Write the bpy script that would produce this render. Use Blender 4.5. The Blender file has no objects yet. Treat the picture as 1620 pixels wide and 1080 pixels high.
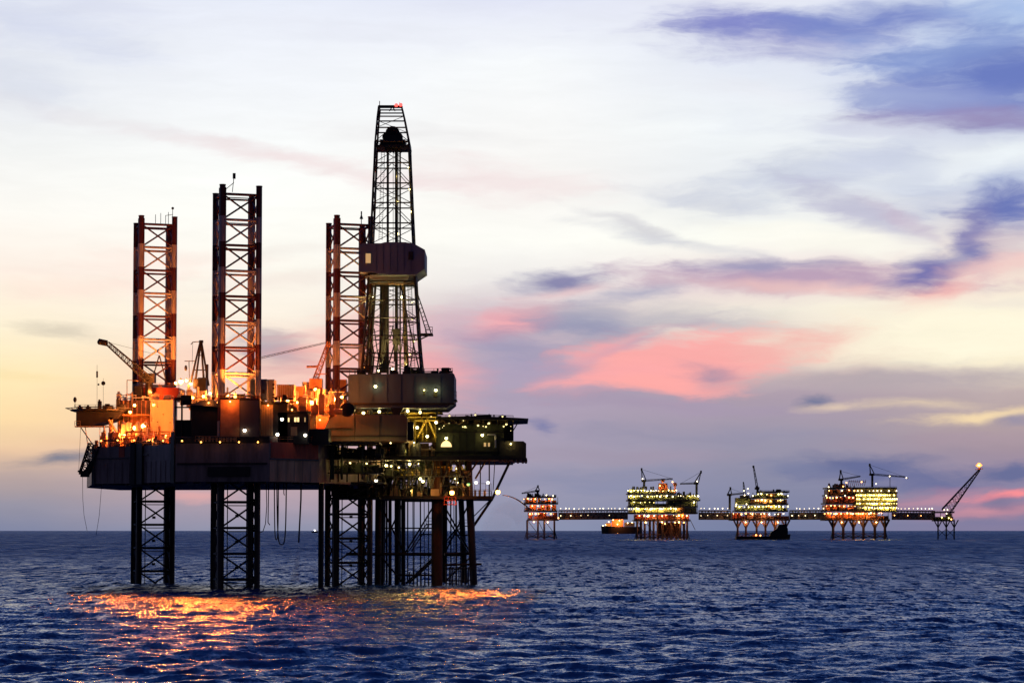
import bpy, bmesh, math, random
import numpy as np
from mathutils import Vector, Matrix

SC = bpy.context.scene
COL = SC.collection
R = math.radians
random.seed(7)

# ------------------------------------------------------------------ camera
F = 3600.0                 # focal length in photograph pixels (1620 wide)
CAM_H = 15.0
PITCH = math.atan(0.0525)
SHIFT = 110.0
cam_d = bpy.data.cameras.new('camera')
cam = bpy.data.objects.new('camera', cam_d)
COL.objects.link(cam)
cam.location = (0, 0, CAM_H)
cam.rotation_euler = (math.pi / 2 + PITCH, 0, 0)
cam_d.sensor_width = 36.0
cam_d.lens = 36.0 * F / 1620.0
cam_d.shift_y = SHIFT / 1620.0
cam_d.clip_start = 1.0
cam_d.clip_end = 400000.0
SC.camera = cam


def W(px, py, Y):
    """point of the place at depth Y metres that the photograph shows at px, py"""
    cx, cy = px - 810.0, 540.0 - py + SHIFT
    dy = math.cos(PITCH) * F - math.sin(PITCH) * cy
    dz = math.sin(PITCH) * F + math.cos(PITCH) * cy
    t = Y / dy
    return Vector((cx * t, Y, CAM_H + dz * t))


def lin(c):
    return tuple((v / 255 / 12.92) if v / 255 <= 0.04045 else ((v / 255 + 0.055) / 1.055) ** 2.4 for v in c)


# ------------------------------------------------------------------ node helpers
class NT:
    def __init__(self, tree):
        self.t = tree
        tree.nodes.clear()

    def n(self, kind, ins=None, **props):
        nd = self.t.nodes.new(kind)
        for k, v in props.items():
            setattr(nd, k, v)
        for k, v in (ins or {}).items():
            self.set(nd.inputs[k], v)
        return nd

    def set(self, sock, v):
        if isinstance(v, bpy.types.NodeSocket):
            self.t.links.new(v, sock)
        elif isinstance(v, bpy.types.Node):
            self.t.links.new(v.outputs[0], sock)
        else:
            if isinstance(v, (tuple, list)) and len(v) == 3 and sock.type == 'RGBA':
                v = (*v, 1)
            sock.default_value = v

    def m(self, op, a, b=None, c=None, clamp=False):
        nd = self.t.nodes.new('ShaderNodeMath')
        nd.operation = op
        nd.use_clamp = clamp
        for i, v in enumerate((a, b, c)):
            if v is not None:
                self.set(nd.inputs[i], v)
        return nd.outputs[0]

    def v(self, op, a, b=None):
        nd = self.t.nodes.new('ShaderNodeVectorMath')
        nd.operation = op
        self.set(nd.inputs[0], a)
        if b is not None:
            self.set(nd.inputs[1], b)
        return nd.outputs['Value'] if op in ('LENGTH', 'DOT_PRODUCT') else nd.outputs[0]

    def mix(self, f, a, b, blend='MIX'):
        nd = self.t.nodes.new('ShaderNodeMix')
        nd.data_type = 'RGBA'
        nd.blend_type = blend
        nd.clamp_factor = True
        self.set(nd.inputs[0], f)
        self.set(nd.inputs[6], a)
        self.set(nd.inputs[7], b)
        return nd.outputs[2]

    def ramp(self, f, stops, interp='LINEAR'):
        nd = self.t.nodes.new('ShaderNodeValToRGB')
        cr = nd.color_ramp
        cr.interpolation = interp
        while len(cr.elements) > 1:
            cr.elements.remove(cr.elements[-1])
        for i, (p, c) in enumerate(stops):
            e = cr.elements[0] if i == 0 else cr.elements.new(p)
            e.position = p
            e.color = (*c, 1)
        self.set(nd.inputs[0], f)
        return nd.outputs[0]

    def rng(self, v, a, b, c=0.0, d=1.0, smooth=False):
        nd = self.t.nodes.new('ShaderNodeMapRange')
        nd.interpolation_type = 'SMOOTHSTEP' if smooth else 'LINEAR'
        nd.clamp = True
        self.set(nd.inputs[0], v)
        for i, x in enumerate((a, b, c, d)):
            self.set(nd.inputs[i + 1], x)
        return nd.outputs[0]


# ------------------------------------------------------------------ world: dusk sky with cloud
SUN_EL, SUN_AZ = R(2.5), R(-20)      # the sun is down at the left, just out of the frame
world = bpy.data.worlds.new('World')
SC.world = world
world.use_nodes = True
T = NT(world.node_tree)
tc = T.n('ShaderNodeTexCoord')
sep = T.n('ShaderNodeSeparateXYZ', {0: tc.outputs['Generated']})
X, Y, Z = sep.outputs
az = T.m('ARCTAN2', X, Y)
el = T.m('ARCSINE', Z)
U = T.m('MULTIPLY_ADD', az, 3600.0, 810.0)
V = T.m('MULTIPLY_ADD', el, -3600.0, 839.0)
uv = T.n('ShaderNodeCombineXYZ', {0: U, 1: V}).outputs[0]


def warp(vec, sx, sy, amp_x, amp_y, detail, seed):
    mp = T.n('ShaderNodeMapping', {0: vec, 'Scale': (1 / sx, 1 / sy, 1), 'Location': (seed, seed * 1.7, seed)})
    nz = T.n('ShaderNodeTexNoise', {'Vector': mp.outputs[0], 'Scale': 1.0, 'Detail': detail, 'Roughness': 0.55})
    d = T.v('SUBTRACT', nz.outputs['Color'], (0.5, 0.5, 0.5))
    d = T.v('MULTIPLY', d, (amp_x, amp_y, 0.0))
    return T.v('ADD', vec, d)


uvw = warp(uv, 260, 90, 150, 44, 3, 3.1)
uvw = warp(uvw, 60, 20, 40, 14, 4, 8.3)
sepw = T.n('ShaderNodeSeparateXYZ', {0: uvw})
uvg = T.v('ADD', T.v('MULTIPLY', uvw, (0.6, 0.6, 0)), T.v('MULTIPLY', uv, (0.4, 0.4, 0)))
sepg = T.n('ShaderNodeSeparateXYZ', {0: uvg})

COLUMNS = [
    (0, [(0, (219, 223, 243)), (130, (224, 227, 240)), (250, (240, 240, 243)), (350, (251, 247, 244)), (440, (251, 234, 224)),
         (520, (252, 236, 208)), (600, (253, 227, 172)), (670, (252, 214, 155)), (715, (232, 190, 152)), (755, (184, 160, 158)),
         (800, (146, 142, 164)), (839, (120, 127, 163))]),
    (420, [(0, (226, 230, 249)), (150, (239, 241, 250)), (300, (251, 251, 251)), (420, (251, 246, 239)), (500, (249, 236, 222)),
           (575, (248, 205, 188)), (660, (240, 182, 168)), (740, (205, 165, 170)), (790, (178, 155, 172)), (839, (138, 140, 170))]),
    (810, [(0, (219, 222, 245)), (100, (243, 245, 252)), (300, (245, 241, 241)), (380, (251, 249, 246)), (440, (236, 230, 231)),
           (500, (200, 178, 193)), (580, (172, 156, 186)), (660, (170, 154, 181)), (740, (158, 149, 176)), (839, (132, 139, 174))]),
    (1215, [(0, (225, 227, 244)), (100, (216, 221, 241)), (200, (238, 242, 249)), (300, (226, 229, 238)), (380, (250, 249, 243)),
            (450, (230, 206, 210)), (490, (241, 231, 218)), (560, (233, 206, 192)), (620, (172, 152, 172)), (700, (151, 144, 170)),
            (770, (129, 131, 165)), (839, (108, 119, 161))]),
    (1620, [(0, (196, 213, 240)), (60, (170, 190, 230)), (200, (150, 160, 210)), (260, (228, 233, 243)), (300, (190, 200, 228)),
            (380, (215, 205, 214)), (440, (237, 216, 207)), (520, (253, 243, 217)), (580, (246, 231, 202)), (625, (188, 167, 170)),
            (680, (178, 155, 160)), (720, (160, 139, 160)), (770, (140, 128, 165)), (839, (128, 118, 158))]),
]
fv = T.m('DIVIDE', sepg.outputs[1], 839.0, clamp=True)
colr = None
for i, (px, stops) in enumerate(COLUMNS):
    r = T.ramp(fv, [(min(q / 839.0, 1.0), lin(c)) for q, c in stops])
    if colr is None:
        colr = r
    else:
        f = T.rng(sepg.outputs[0], COLUMNS[i - 1][0], px, smooth=True)
        colr = T.mix(f, colr, r)

# cloud bodies: centre (azimuth, altitude as arc units), half axes, tilt, colour, opacity, core
CLOUDS = [
    (90, 70, 170, 34, 14, (200, 206, 234), 0.65, 0.0), (30, 150, 120, 40, 5, (208, 213, 234), 0.6, 0.0),
    (150, 30, 120, 22, 12, (206, 210, 236), 0.5, 0), (560, 60, 260, 24, 3, (226, 228, 244), 0.6, 0),
    (250, 220, 260, 16, 10, (228, 222, 230), 0.55, 0), (500, 268, 250, 17, 10, (238, 216, 220), 0.7, 0),
    (760, 288, 190, 32, 4, (240, 220, 224), 0.8, 0), (640, 215, 170, 22, 3, (232, 229, 234), 0.55, 0),
    (250, 420, 190, 24, -4, (250, 222, 214), 0.55, 0), (130, 460, 150, 18, -5, (250, 215, 205), 0.5, 0),
    (460, 395, 120, 16, -6, (240, 232, 228), 0.6, 0), (440, 445, 130, 14, -6, (238, 220, 214), 0.5, 0),
    (90, 528, 90, 15, 4, (196, 184, 170), 0.55, 0), (40, 600, 90, 10, 2, (250, 220, 160), 0.5, 0),
    (85, 729, 62, 13, -3, (118, 122, 146), 0.95, 0.1), (150, 700, 110, 9, -2, (240, 190, 140), 0.5, 0),
    (448, 560, 60, 34, 20, (152, 152, 176), 0.85, 0.05), (330, 560, 60, 30, 0, (250, 200, 180), 0.5, 0),
    (560, 560, 130, 55, -12, (250, 160, 150), 0.8, 0), (690, 590, 80, 48, 20, (246, 150, 155), 0.7, 0),
    (700, 520, 120, 34, -8, (214, 172, 190), 0.7, 0), (320, 786, 60, 12, 3, (232, 160, 160), 0.7, 0),
    (812, 512, 75, 30, -14, (250, 158, 164), 0.95, 0.1), (880, 444, 82, 22, -5, (124, 122, 172), 0.95, 0.2),
    (880, 462, 90, 10, -5, (236, 190, 192), 0.6, 0),
    (930, 515, 120, 36, 6, (140, 143, 180), 0.9, 0.1), (800, 555, 110, 34, 6, (150, 145, 182), 0.8, 0),
    (1000, 462, 110, 15, -8, (164, 163, 194), 0.8, 0), (1060, 500, 220, 22, 3, (190, 184, 196), 0.75, 0),
    (1150, 516, 160, 12, 3, (182, 176, 190), 0.6, 0),
    (1075, 380, 190, 11, 12, (206, 206, 218), 0.8, 0), (990, 350, 110, 9, 14, (208, 206, 216), 0.8, 0),
    (1120, 322, 150, 15, 10, (208, 210, 224), 0.75, 0), (1250, 290, 160, 40, -10, (196, 202, 224), 0.9, 0.1), (1400, 255, 150, 26, -20, (200, 206, 230), 0.75, 0),
    (1360, 345, 140, 30, 22, (182, 180, 210), 0.85, 0.1), (1440, 300, 70, 46, 50, (182, 190, 220), 0.7, 0),
    (1310, 210, 260, 20, 6, (222, 226, 240), 0.6, 0), (1190, 150, 170, 20, 6, (230, 230, 242), 0.5, 0),
    (1240, 70, 230, 34, 3, (140, 138, 200), 0.8, 0.0), (1350, 46, 250, 30, -3, (92, 114, 198), 0.92, 0.1),
    (1160, 46, 110, 24, 4, (112, 118, 200), 0.8, 0.0), (1480, 110, 200, 34, 8, (150, 172, 224), 0.8, 0.0),
    (1590, 40, 120, 28, 5, (150, 178, 230), 0.8, 0), (1590, 138, 200, 66, 4, (80, 104, 190), 0.95, 0.2),
    (1480, 168, 150, 30, 8, (112, 126, 202), 0.75, 0.0), (1560, 200, 190, 22, 2, (146, 130, 182), 0.8, 0.0),
    (1380, 215, 120, 14, 6, (196, 198, 226), 0.6, 0), (1580, 262, 120, 24, -14, (232, 238, 247), 0.9, 0.2),
    (1480, 282, 90, 26, -10, (226, 231, 242), 0.8, 0.1),
    (1608, 338, 100, 40, 4, (78, 98, 182), 0.95, 0.2), (1545, 385, 60, 44, -40, (112, 108, 178), 0.9, 0.1),
    (1590, 400, 70, 24, 0, (206, 186, 198), 0.7, 0.0), (1535, 418, 50, 34, 20, (96, 98, 174), 0.9, 0.1),
    (1330, 392, 180, 26, 8, (250, 246, 238), 0.85, 0.1), (1420, 362, 80, 14, 28, (196, 178, 204), 0.7, 0),
    (1260, 446, 300, 26, 3, (184, 152, 184), 0.95, 0.3), (1200, 426, 120, 14, 2, (146, 144, 186), 0.8, 0.05),
    (1310, 466, 240, 11, 5, (240, 190, 186), 0.7, 0), (1470, 470, 70, 24, -16, (240, 168, 166), 0.9, 0.05),
    (1448, 446, 66, 28, -18, (98, 98, 174), 0.95, 0.15), (1570, 440, 100, 20, -6, (238, 190, 188), 0.85, 0),
    (1430, 160, 150, 18, 4, (150, 164, 214), 0.7, 0), (1520, 95, 160, 26, -8, (120, 146, 212), 0.7, 0), (1500, 540, 300, 50, 0, (252, 243, 218), 0.85, 0.2), (1600, 490, 120, 9, 0, (232, 222, 212), 0.6, 0),
    (1062, 574, 182, 44, -6, (250, 152, 152), 0.95, 0.75), (1045, 601, 130, 24, 2, (252, 152, 150), 0.92, 0.5), (960, 596, 90, 12, -10, (248, 152, 156), 0.85, 0.2), (1000, 545, 120, 9, -22, (176, 150, 182), 0.5, 0),
    (1250, 545, 130, 30, -6, (238, 176, 168), 0.7, 0), (1110, 592, 52, 18, 4, (172, 140, 166), 0.9, 0.1),
    (950, 560, 90, 15, -24, (232, 150, 162), 0.6, 0), (1020, 640, 260, 16, 2, (164, 146, 176), 0.8, 0.1),
    (860, 590, 90, 18, -4, (170, 152, 186), 0.7, 0),
    (1440, 602, 260, 22, -1, (176, 160, 172), 0.85, 0.1), (1300, 632, 36, 10, 0, (104, 112, 152), 0.95, 0.2),
    (1335, 640, 60, 9, -4, (228, 200, 176), 0.8, 0), (1540, 662, 120, 11, -3, (247, 215, 164), 0.9, 0.1),
    (1450, 640, 90, 9, 2, (232, 205, 170), 0.7, 0), (1600, 672, 50, 12, 0, (146, 138, 168), 0.8, 0),
    (1120, 690, 300, 20, 2, (142, 138, 170), 0.6, 0), (1500, 700, 200, 18, -2, (168, 144, 162), 0.6, 0),
    (860, 674, 34, 14, 6, (110, 114, 168), 0.9, 0.1), (930, 760, 190, 24, 0, (126, 132, 172), 0.6, 0),
    (700, 740, 160, 30, 0, (164, 150, 176), 0.6, 0), (1000, 720, 200, 14, 0, (160, 144, 170), 0.6, 0),
    (1350, 746, 130, 24, 1, (88, 98, 152), 0.95, 0.15), (1440, 760, 90, 18, 10, (98, 104, 156), 0.8, 0),
    (1230, 745, 70, 12, 4, (116, 122, 164), 0.7, 0), (1590, 752, 100, 18, -4, (92, 100, 152), 0.95, 0.15),
    (1480, 790, 120, 16, -3, (206, 132, 152), 0.6, 0), (1600, 783, 100, 8, -7, (250, 120, 130), 0.95, 0.2),
    (1570, 806, 120, 12, -3, (214, 132, 148), 0.8, 0), (1582, 796, 42, 11, 5, (122, 112, 152), 0.95, 0.1),
    (1600, 826, 150, 9, 0, (124, 116, 158), 0.8, 0), (1300, 815, 260, 16, 0, (112, 120, 160), 0.6, 0),
]
mp = T.n('ShaderNodeMapping', {0: uvw, 'Rotation': (0, 0, R(-8)), 'Scale': (1 / 120, 1 / 26, 1)})
nz = T.n('ShaderNodeTexNoise', {'Vector': mp.outputs[0], 'Scale': 1.0, 'Detail': 5.0, 'Roughness': 0.6})
ragged = T.m('MULTIPLY_ADD', nz.outputs[0], 1.3, -0.65)
vec = uvw
for i, (cx, cy, rx, ry, ang, c, op, core) in enumerate(CLOUDS):
    if i % 20 == 19:               # ties the evaluation order, so that the shader's stack stays small
        vec = T.v('ADD', uvw, T.v('MULTIPLY', colr, (1e-6, 1e-6, 1e-6)))
    mp = T.n('ShaderNodeMapping', {0: vec, 'Location': (cx, cy, 0), 'Rotation': (0, 0, R(ang)), 'Scale': (rx * 1.42, ry * 1.45, 1)},
             vector_type='TEXTURE')
    ln = T.m('ADD', T.v('LENGTH', mp.outputs[0]), ragged)
    f = T.rng(ln, 1.0, core * 0.5 - 0.05, 0.0, op, smooth=True)
    colr = T.mix(f, colr, lin(c))
# fine streaks
mp = T.n('ShaderNodeMapping', {0: uvw, 'Rotation': (0, 0, R(-12)), 'Scale': (1 / 150, 1 / 22, 1)})
nz = T.n('ShaderNodeTexNoise', {'Vector': mp.outputs[0], 'Scale': 1.0, 'Detail': 5.0, 'Roughness': 0.6})
st = T.rng(nz.outputs[0], 0.3, 0.7, 0.975, 1.02)
colr = T.mix(1.0, colr, T.n('ShaderNodeCombineXYZ', {0: st, 1: st, 2: st}).outputs[0], 'MULTIPLY')

# above the frame the clear dusk sky deepens; behind the viewer it is darker still
sky = T.n('ShaderNodeTexSky', sky_type='NISHITA', sun_disc=False, sun_elevation=SUN_EL, sun_rotation=SUN_AZ,
          air_density=1.2, dust_density=1.0, ozone_density=3.0)
nish = T.mix(1.0, sky.outputs[0], (0.10, 0.10, 0.10), 'MULTIPLY')
upper = T.ramp(T.m('DIVIDE', el, R(90), clamp=True),
               [(0.0, lin((150, 150, 190))), (0.14, lin((146, 170, 222))), (0.19, lin((76, 122, 206))), (0.4, lin((26, 64, 146))), (1.0, lin((22, 40, 104)))])
upper = T.mix(0.1, upper, nish)
back = T.ramp(T.m('DIVIDE', el, R(90), clamp=True),
              [(0.0, lin((60, 58, 70))), (0.3, lin((48, 52, 82))), (1.0, lin((24, 40, 100)))])
f_bk = T.rng(T.m('ABSOLUTE', az), R(40), R(110), smooth=True)
outer = T.mix(f_bk, upper, back)
below = T.rng(el, R(-0.3), R(-1.0))
outer = T.mix(below, outer, (0.02, 0.03, 0.07))
bg_out = T.n('ShaderNodeBackground', {'Color': outer, 'Strength': 1.0})
colr = T.n('ShaderNodeHueSaturation', {'Saturation': 0.88, 'Value': 1.04, 'Color': colr}).outputs[0]
colr = T.mix(1.0, colr, (1.0, 1.01, 0.975), 'MULTIPLY')
bg_cloud = T.n('ShaderNodeBackground', {'Color': colr, 'Strength': 1.0})
f_in = T.m('MULTIPLY', T.rng(el, R(17), R(12.9), smooth=True), T.rng(T.m('ABSOLUTE', az), R(32), R(14), smooth=True))
f_in = T.m('MULTIPLY', f_in, T.rng(el, R(-1.0), R(-0.3)))
T.n('ShaderNodeOutputWorld', {0: T.n('ShaderNodeMixShader', {0: f_in, 1: bg_out, 2: bg_cloud})})

sun_d = bpy.data.lights.new('sun', 'SUN')
sun_d.energy = 0.06
sun_d.angle = R(6)
sun_d.color = (1.0, 0.72, 0.5)
sun = bpy.data.objects.new('sun', sun_d)
COL.objects.link(sun)
sun.rotation_euler = (math.pi / 2 - SUN_EL, 0, math.pi - SUN_AZ)

SC.view_settings.view_transform = 'Standard'
SC.view_settings.look = 'None'
SC.view_settings.exposure = 0.0
SC.view_settings.gamma = 1.0
SC.render.film_transparent = False
SC.cycles.max_bounces = 5
SC.cycles.sample_clamp_indirect = 8.0
SC.cycles.use_denoising = True
SC.cycles.caustics_reflective = False
SC.cycles.caustics_refractive = False


# ------------------------------------------------------------------ materials
def mat(name, base, rough=0.6, metal=0.0, var=0.25, scale=0.6, spec=0.3, emit=None, estr=0.0, streak=False):
    m = bpy.data.materials.new(name)
    m.use_nodes = True
    t = NT(m.node_tree)
    b = t.n('ShaderNodeBsdfPrincipled', {'Roughness': rough, 'Metallic': metal, 'Specular IOR Level': spec})
    if var > 0:
        tcn = t.n('ShaderNodeTexCoord')
        mpn = t.n('ShaderNodeMapping', {0: tcn.outputs['Object'], 'Scale': (scale, scale, scale * (0.15 if streak else 1.0))})
        nzn = t.n('ShaderNodeTexNoise', {'Vector': mpn.outputs[0], 'Scale': 1.0, 'Detail': 6.0, 'Roughness': 0.65})
        dark = tuple(c * (1 - var) for c in base)
        lite = tuple(min(1, c * (1 + var)) for c in base)
        t.set(b.inputs['Base Color'], t.mix(t.rng(nzn.outputs[0], 0.3, 0.7), dark, lite))
    else:
        t.set(b.inputs['Base Color'], base)
    if emit:
        t.set(b.inputs['Emission Color'], emit)
        b.inputs['Emission Strength'].default_value = estr
    t.n('ShaderNodeOutputMaterial', {0: b})
    return m


def sea_material():
    m = bpy.data.materials.new('sea_water')
    m.use_nodes = True
    t = NT(m.node_tree)
    g = t.n('ShaderNodeNewGeometry')
    pos = g.outputs['Position']
    dist = t.v('LENGTH', pos)
    far = t.rng(dist, 220, 1500, 0.0, 1.0)

    def slope(scale, sx, sy, seed, amp, detail=2.0):
        mp_ = t.n('ShaderNodeMapping', {0: pos, 'Scale': (scale * sx, scale * sy, 0.0), 'Location': (seed, seed * 2, 0)})
        nz_ = t.n('ShaderNodeTexNoise', {'Vector': mp_.outputs[0], 'Scale': 1.0, 'Detail': detail, 'Roughness': 0.6})
        return t.v('MULTIPLY', t.v('SUBTRACT', nz_.outputs['Color'], (0.5, 0.5, 0.5)), (amp, amp, 0.0))
    def layer(sc, sx, sy_, seed, amp, d0, d1, d2, d3, det):
        """wave groups of one size, read from the distance where they are the finest thing one sees"""
        f = t.m('MULTIPLY', t.rng(dist, d0, d1), t.rng(dist, d3, d2))
        return t.v('MULTIPLY', slope(1.0, sx, sy_, seed, amp, det), t.n('ShaderNodeCombineXYZ', {0: f, 1: f, 2: 0.0}).outputs[0])
    s = t.v('ADD', slope(1.5, 1.0, 0.8, 3.0, 0.9), slope(0.33, 1.0, 0.7, 9.0, 0.8))
    s = t.v('ADD', s, layer(1, 0.30, 0.055, 19.0, 1.5, 260, 420, 800, 1300, 3.0))
    s = t.v('ADD', s, layer(1, 0.16, 0.016, 31.0, 1.7, 500, 850, 1900, 3000, 3.0))
    s = t.v('ADD', s, layer(1, 0.07, 0.004, 43.0, 1.7, 1300, 2000, 9000, 16000, 3.0))
    # the wind drives the sea towards the viewer: the steep lee faces look to -Y
    ss = t.n('ShaderNodeSeparateXYZ', {0: s})
    sy = t.m('SUBTRACT', t.m('MULTIPLY', t.m('ABSOLUTE', ss.outputs[1]), -1.0), t.rng(far, 0, 1, 0.03, 0.12))
    s = t.n('ShaderNodeCombineXYZ', {0: ss.outputs[0], 1: sy, 2: 0.0}).outputs[0]
    nrm = t.v('NORMALIZE', t.v('ADD', g.outputs['Normal'], s))
    # wind patches roughen the surface
    mp_ = t.n('ShaderNodeMapping', {0: pos, 'Scale': (0.011, 0.004, 0.0)})
    wp = t.n('ShaderNodeTexNoise', {'Vector': mp_.outputs[0], 'Scale': 1.0, 'Detail': 4.0})
    rough = t.m('ADD', t.rng(far, 0, 1, 0.15, 0.28), t.rng(wp.outputs[0], 0.35, 0.65, -0.05, 0.05))
    b = t.n('ShaderNodeBsdfPrincipled', {'Base Color': (0.008, 0.042, 0.140), 'Roughness': rough, 'IOR': 1.333, 'Specular IOR Level': 0.4, 'Normal': nrm})
    t.n('ShaderNodeOutputMaterial', {0: b})
    return m


# ------------------------------------------------------------------ the sea, one sheet with real waves
def build_sea():
    h = CAM_H
    r = [45.0, 80.0, 120.0, 150.0]
    x = 165.0
    while x < 5200:
        r.append(x)
        x += max(0.36, x * x / (2276 * h) / 2.6)
    x = r[-1]
    while x < 260000:
        x *= 1.18
        r.append(x)
    r = np.array(r)
    core = np.linspace(-R(15.5), R(15.5), 720)
    side = np.concatenate([R(15.5) + np.cumsum(np.full(24, R(0.25))), R(21.5) + np.linspace(R(2), R(158.5), 60)])
    a = np.concatenate([-side[::-1], core, side])
    nr, na = len(r), len(a)
    RR, AA = np.meshgrid(r, a, indexing='ij')
    PX, PY = RR * np.sin(AA), RR * np.cos(AA)
    dr = np.gradient(r)
    dA = np.gradient(a)
    cell = np.maximum(dr[:, None] * 1.0, RR * dA[None, :])
    rng = np.random.default_rng(11)
    DX, DY, DZ = np.zeros_like(PX), np.zeros_like(PX), np.zeros_like(PX)
    lams = np.geomspace(1.3, 34.0, 96)
    for lam in lams:
        th = -math.pi / 2 + R(18) + rng.normal(0, 0.8)
        k = 2 * math.pi / lam
        slope = 0.05 * (1.0 if lam < 5 else (5 / lam) ** 0.7)
        amp = slope / k
        ph = rng.uniform(0, 6.283)
        arg = k * (PX * math.cos(th) + PY * math.sin(th)) + ph
        w = np.clip((lam / cell - 2.5) / 2.5, 0, 1) * amp
        # groups of waves, so the sea is not even
        gk = k / 9.0
        grp = 0.72 + 0.38 * np.sin(gk * (PX * math.cos(th + 0.9) + PY * math.sin(th + 0.9)) + ph * 3.1)
        w = w * grp
        sn, cs = np.sin(arg), np.cos(arg)
        DZ += w * cs
        DX -= w * 0.85 * math.cos(th) * sn
        DY -= w * 0.85 * math.sin(th) * sn
    co = np.stack([PX + DX, PY + DY, DZ], axis=-1).reshape(-1, 3)
    co = np.concatenate([co, [[0, 0, 0]]])
    i = np.arange((nr - 1) * (na)).reshape(nr - 1, na)
    j = np.arange(na)
    jn = (j + 1) % na
    i0 = (np.arange(nr - 1)[:, None] * na)
    quads = np.stack([i0 + j, i0 + na + j, i0 + na + jn, i0 + jn], axis=-1)
    wrap_ok = quads.reshape(-1, 4)
    c = len(co) - 1
    tris = np.stack([np.full(na, c), j, jn], axis=-1)
    me = bpy.data.meshes.new('sea')
    nq, ntri = len(wrap_ok), len(tris)
    me.vertices.add(len(co))
    me.vertices.foreach_set('co', co.astype(np.float32).ravel())
    me.loops.add(nq * 4 + ntri * 3)
    me.loops.foreach_set('vertex_index', np.concatenate([wrap_ok[:, ::-1].ravel(), tris[:, ::-1].ravel()]).astype(np.int32))
    me.polygons.add(nq + ntri)
    me.polygons.foreach_set('loop_start', np.concatenate([np.arange(nq) * 4, nq * 4 + np.arange(ntri) * 3]).astype(np.int32))
    me.polygons.foreach_set('use_smooth', np.ones(nq + ntri, dtype=bool))
    me.update(calc_edges=True)
    me.validate()
    me.materials.append(sea_material())
    o = bpy.data.objects.new('sea', me)
    COL.objects.link(o)
    o['kind'] = 'structure'
    # upward normals
    if me.polygons[nq // 2].normal.z < 0:
        me.flip_normals()
    return o


SEA = build_sea()


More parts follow.
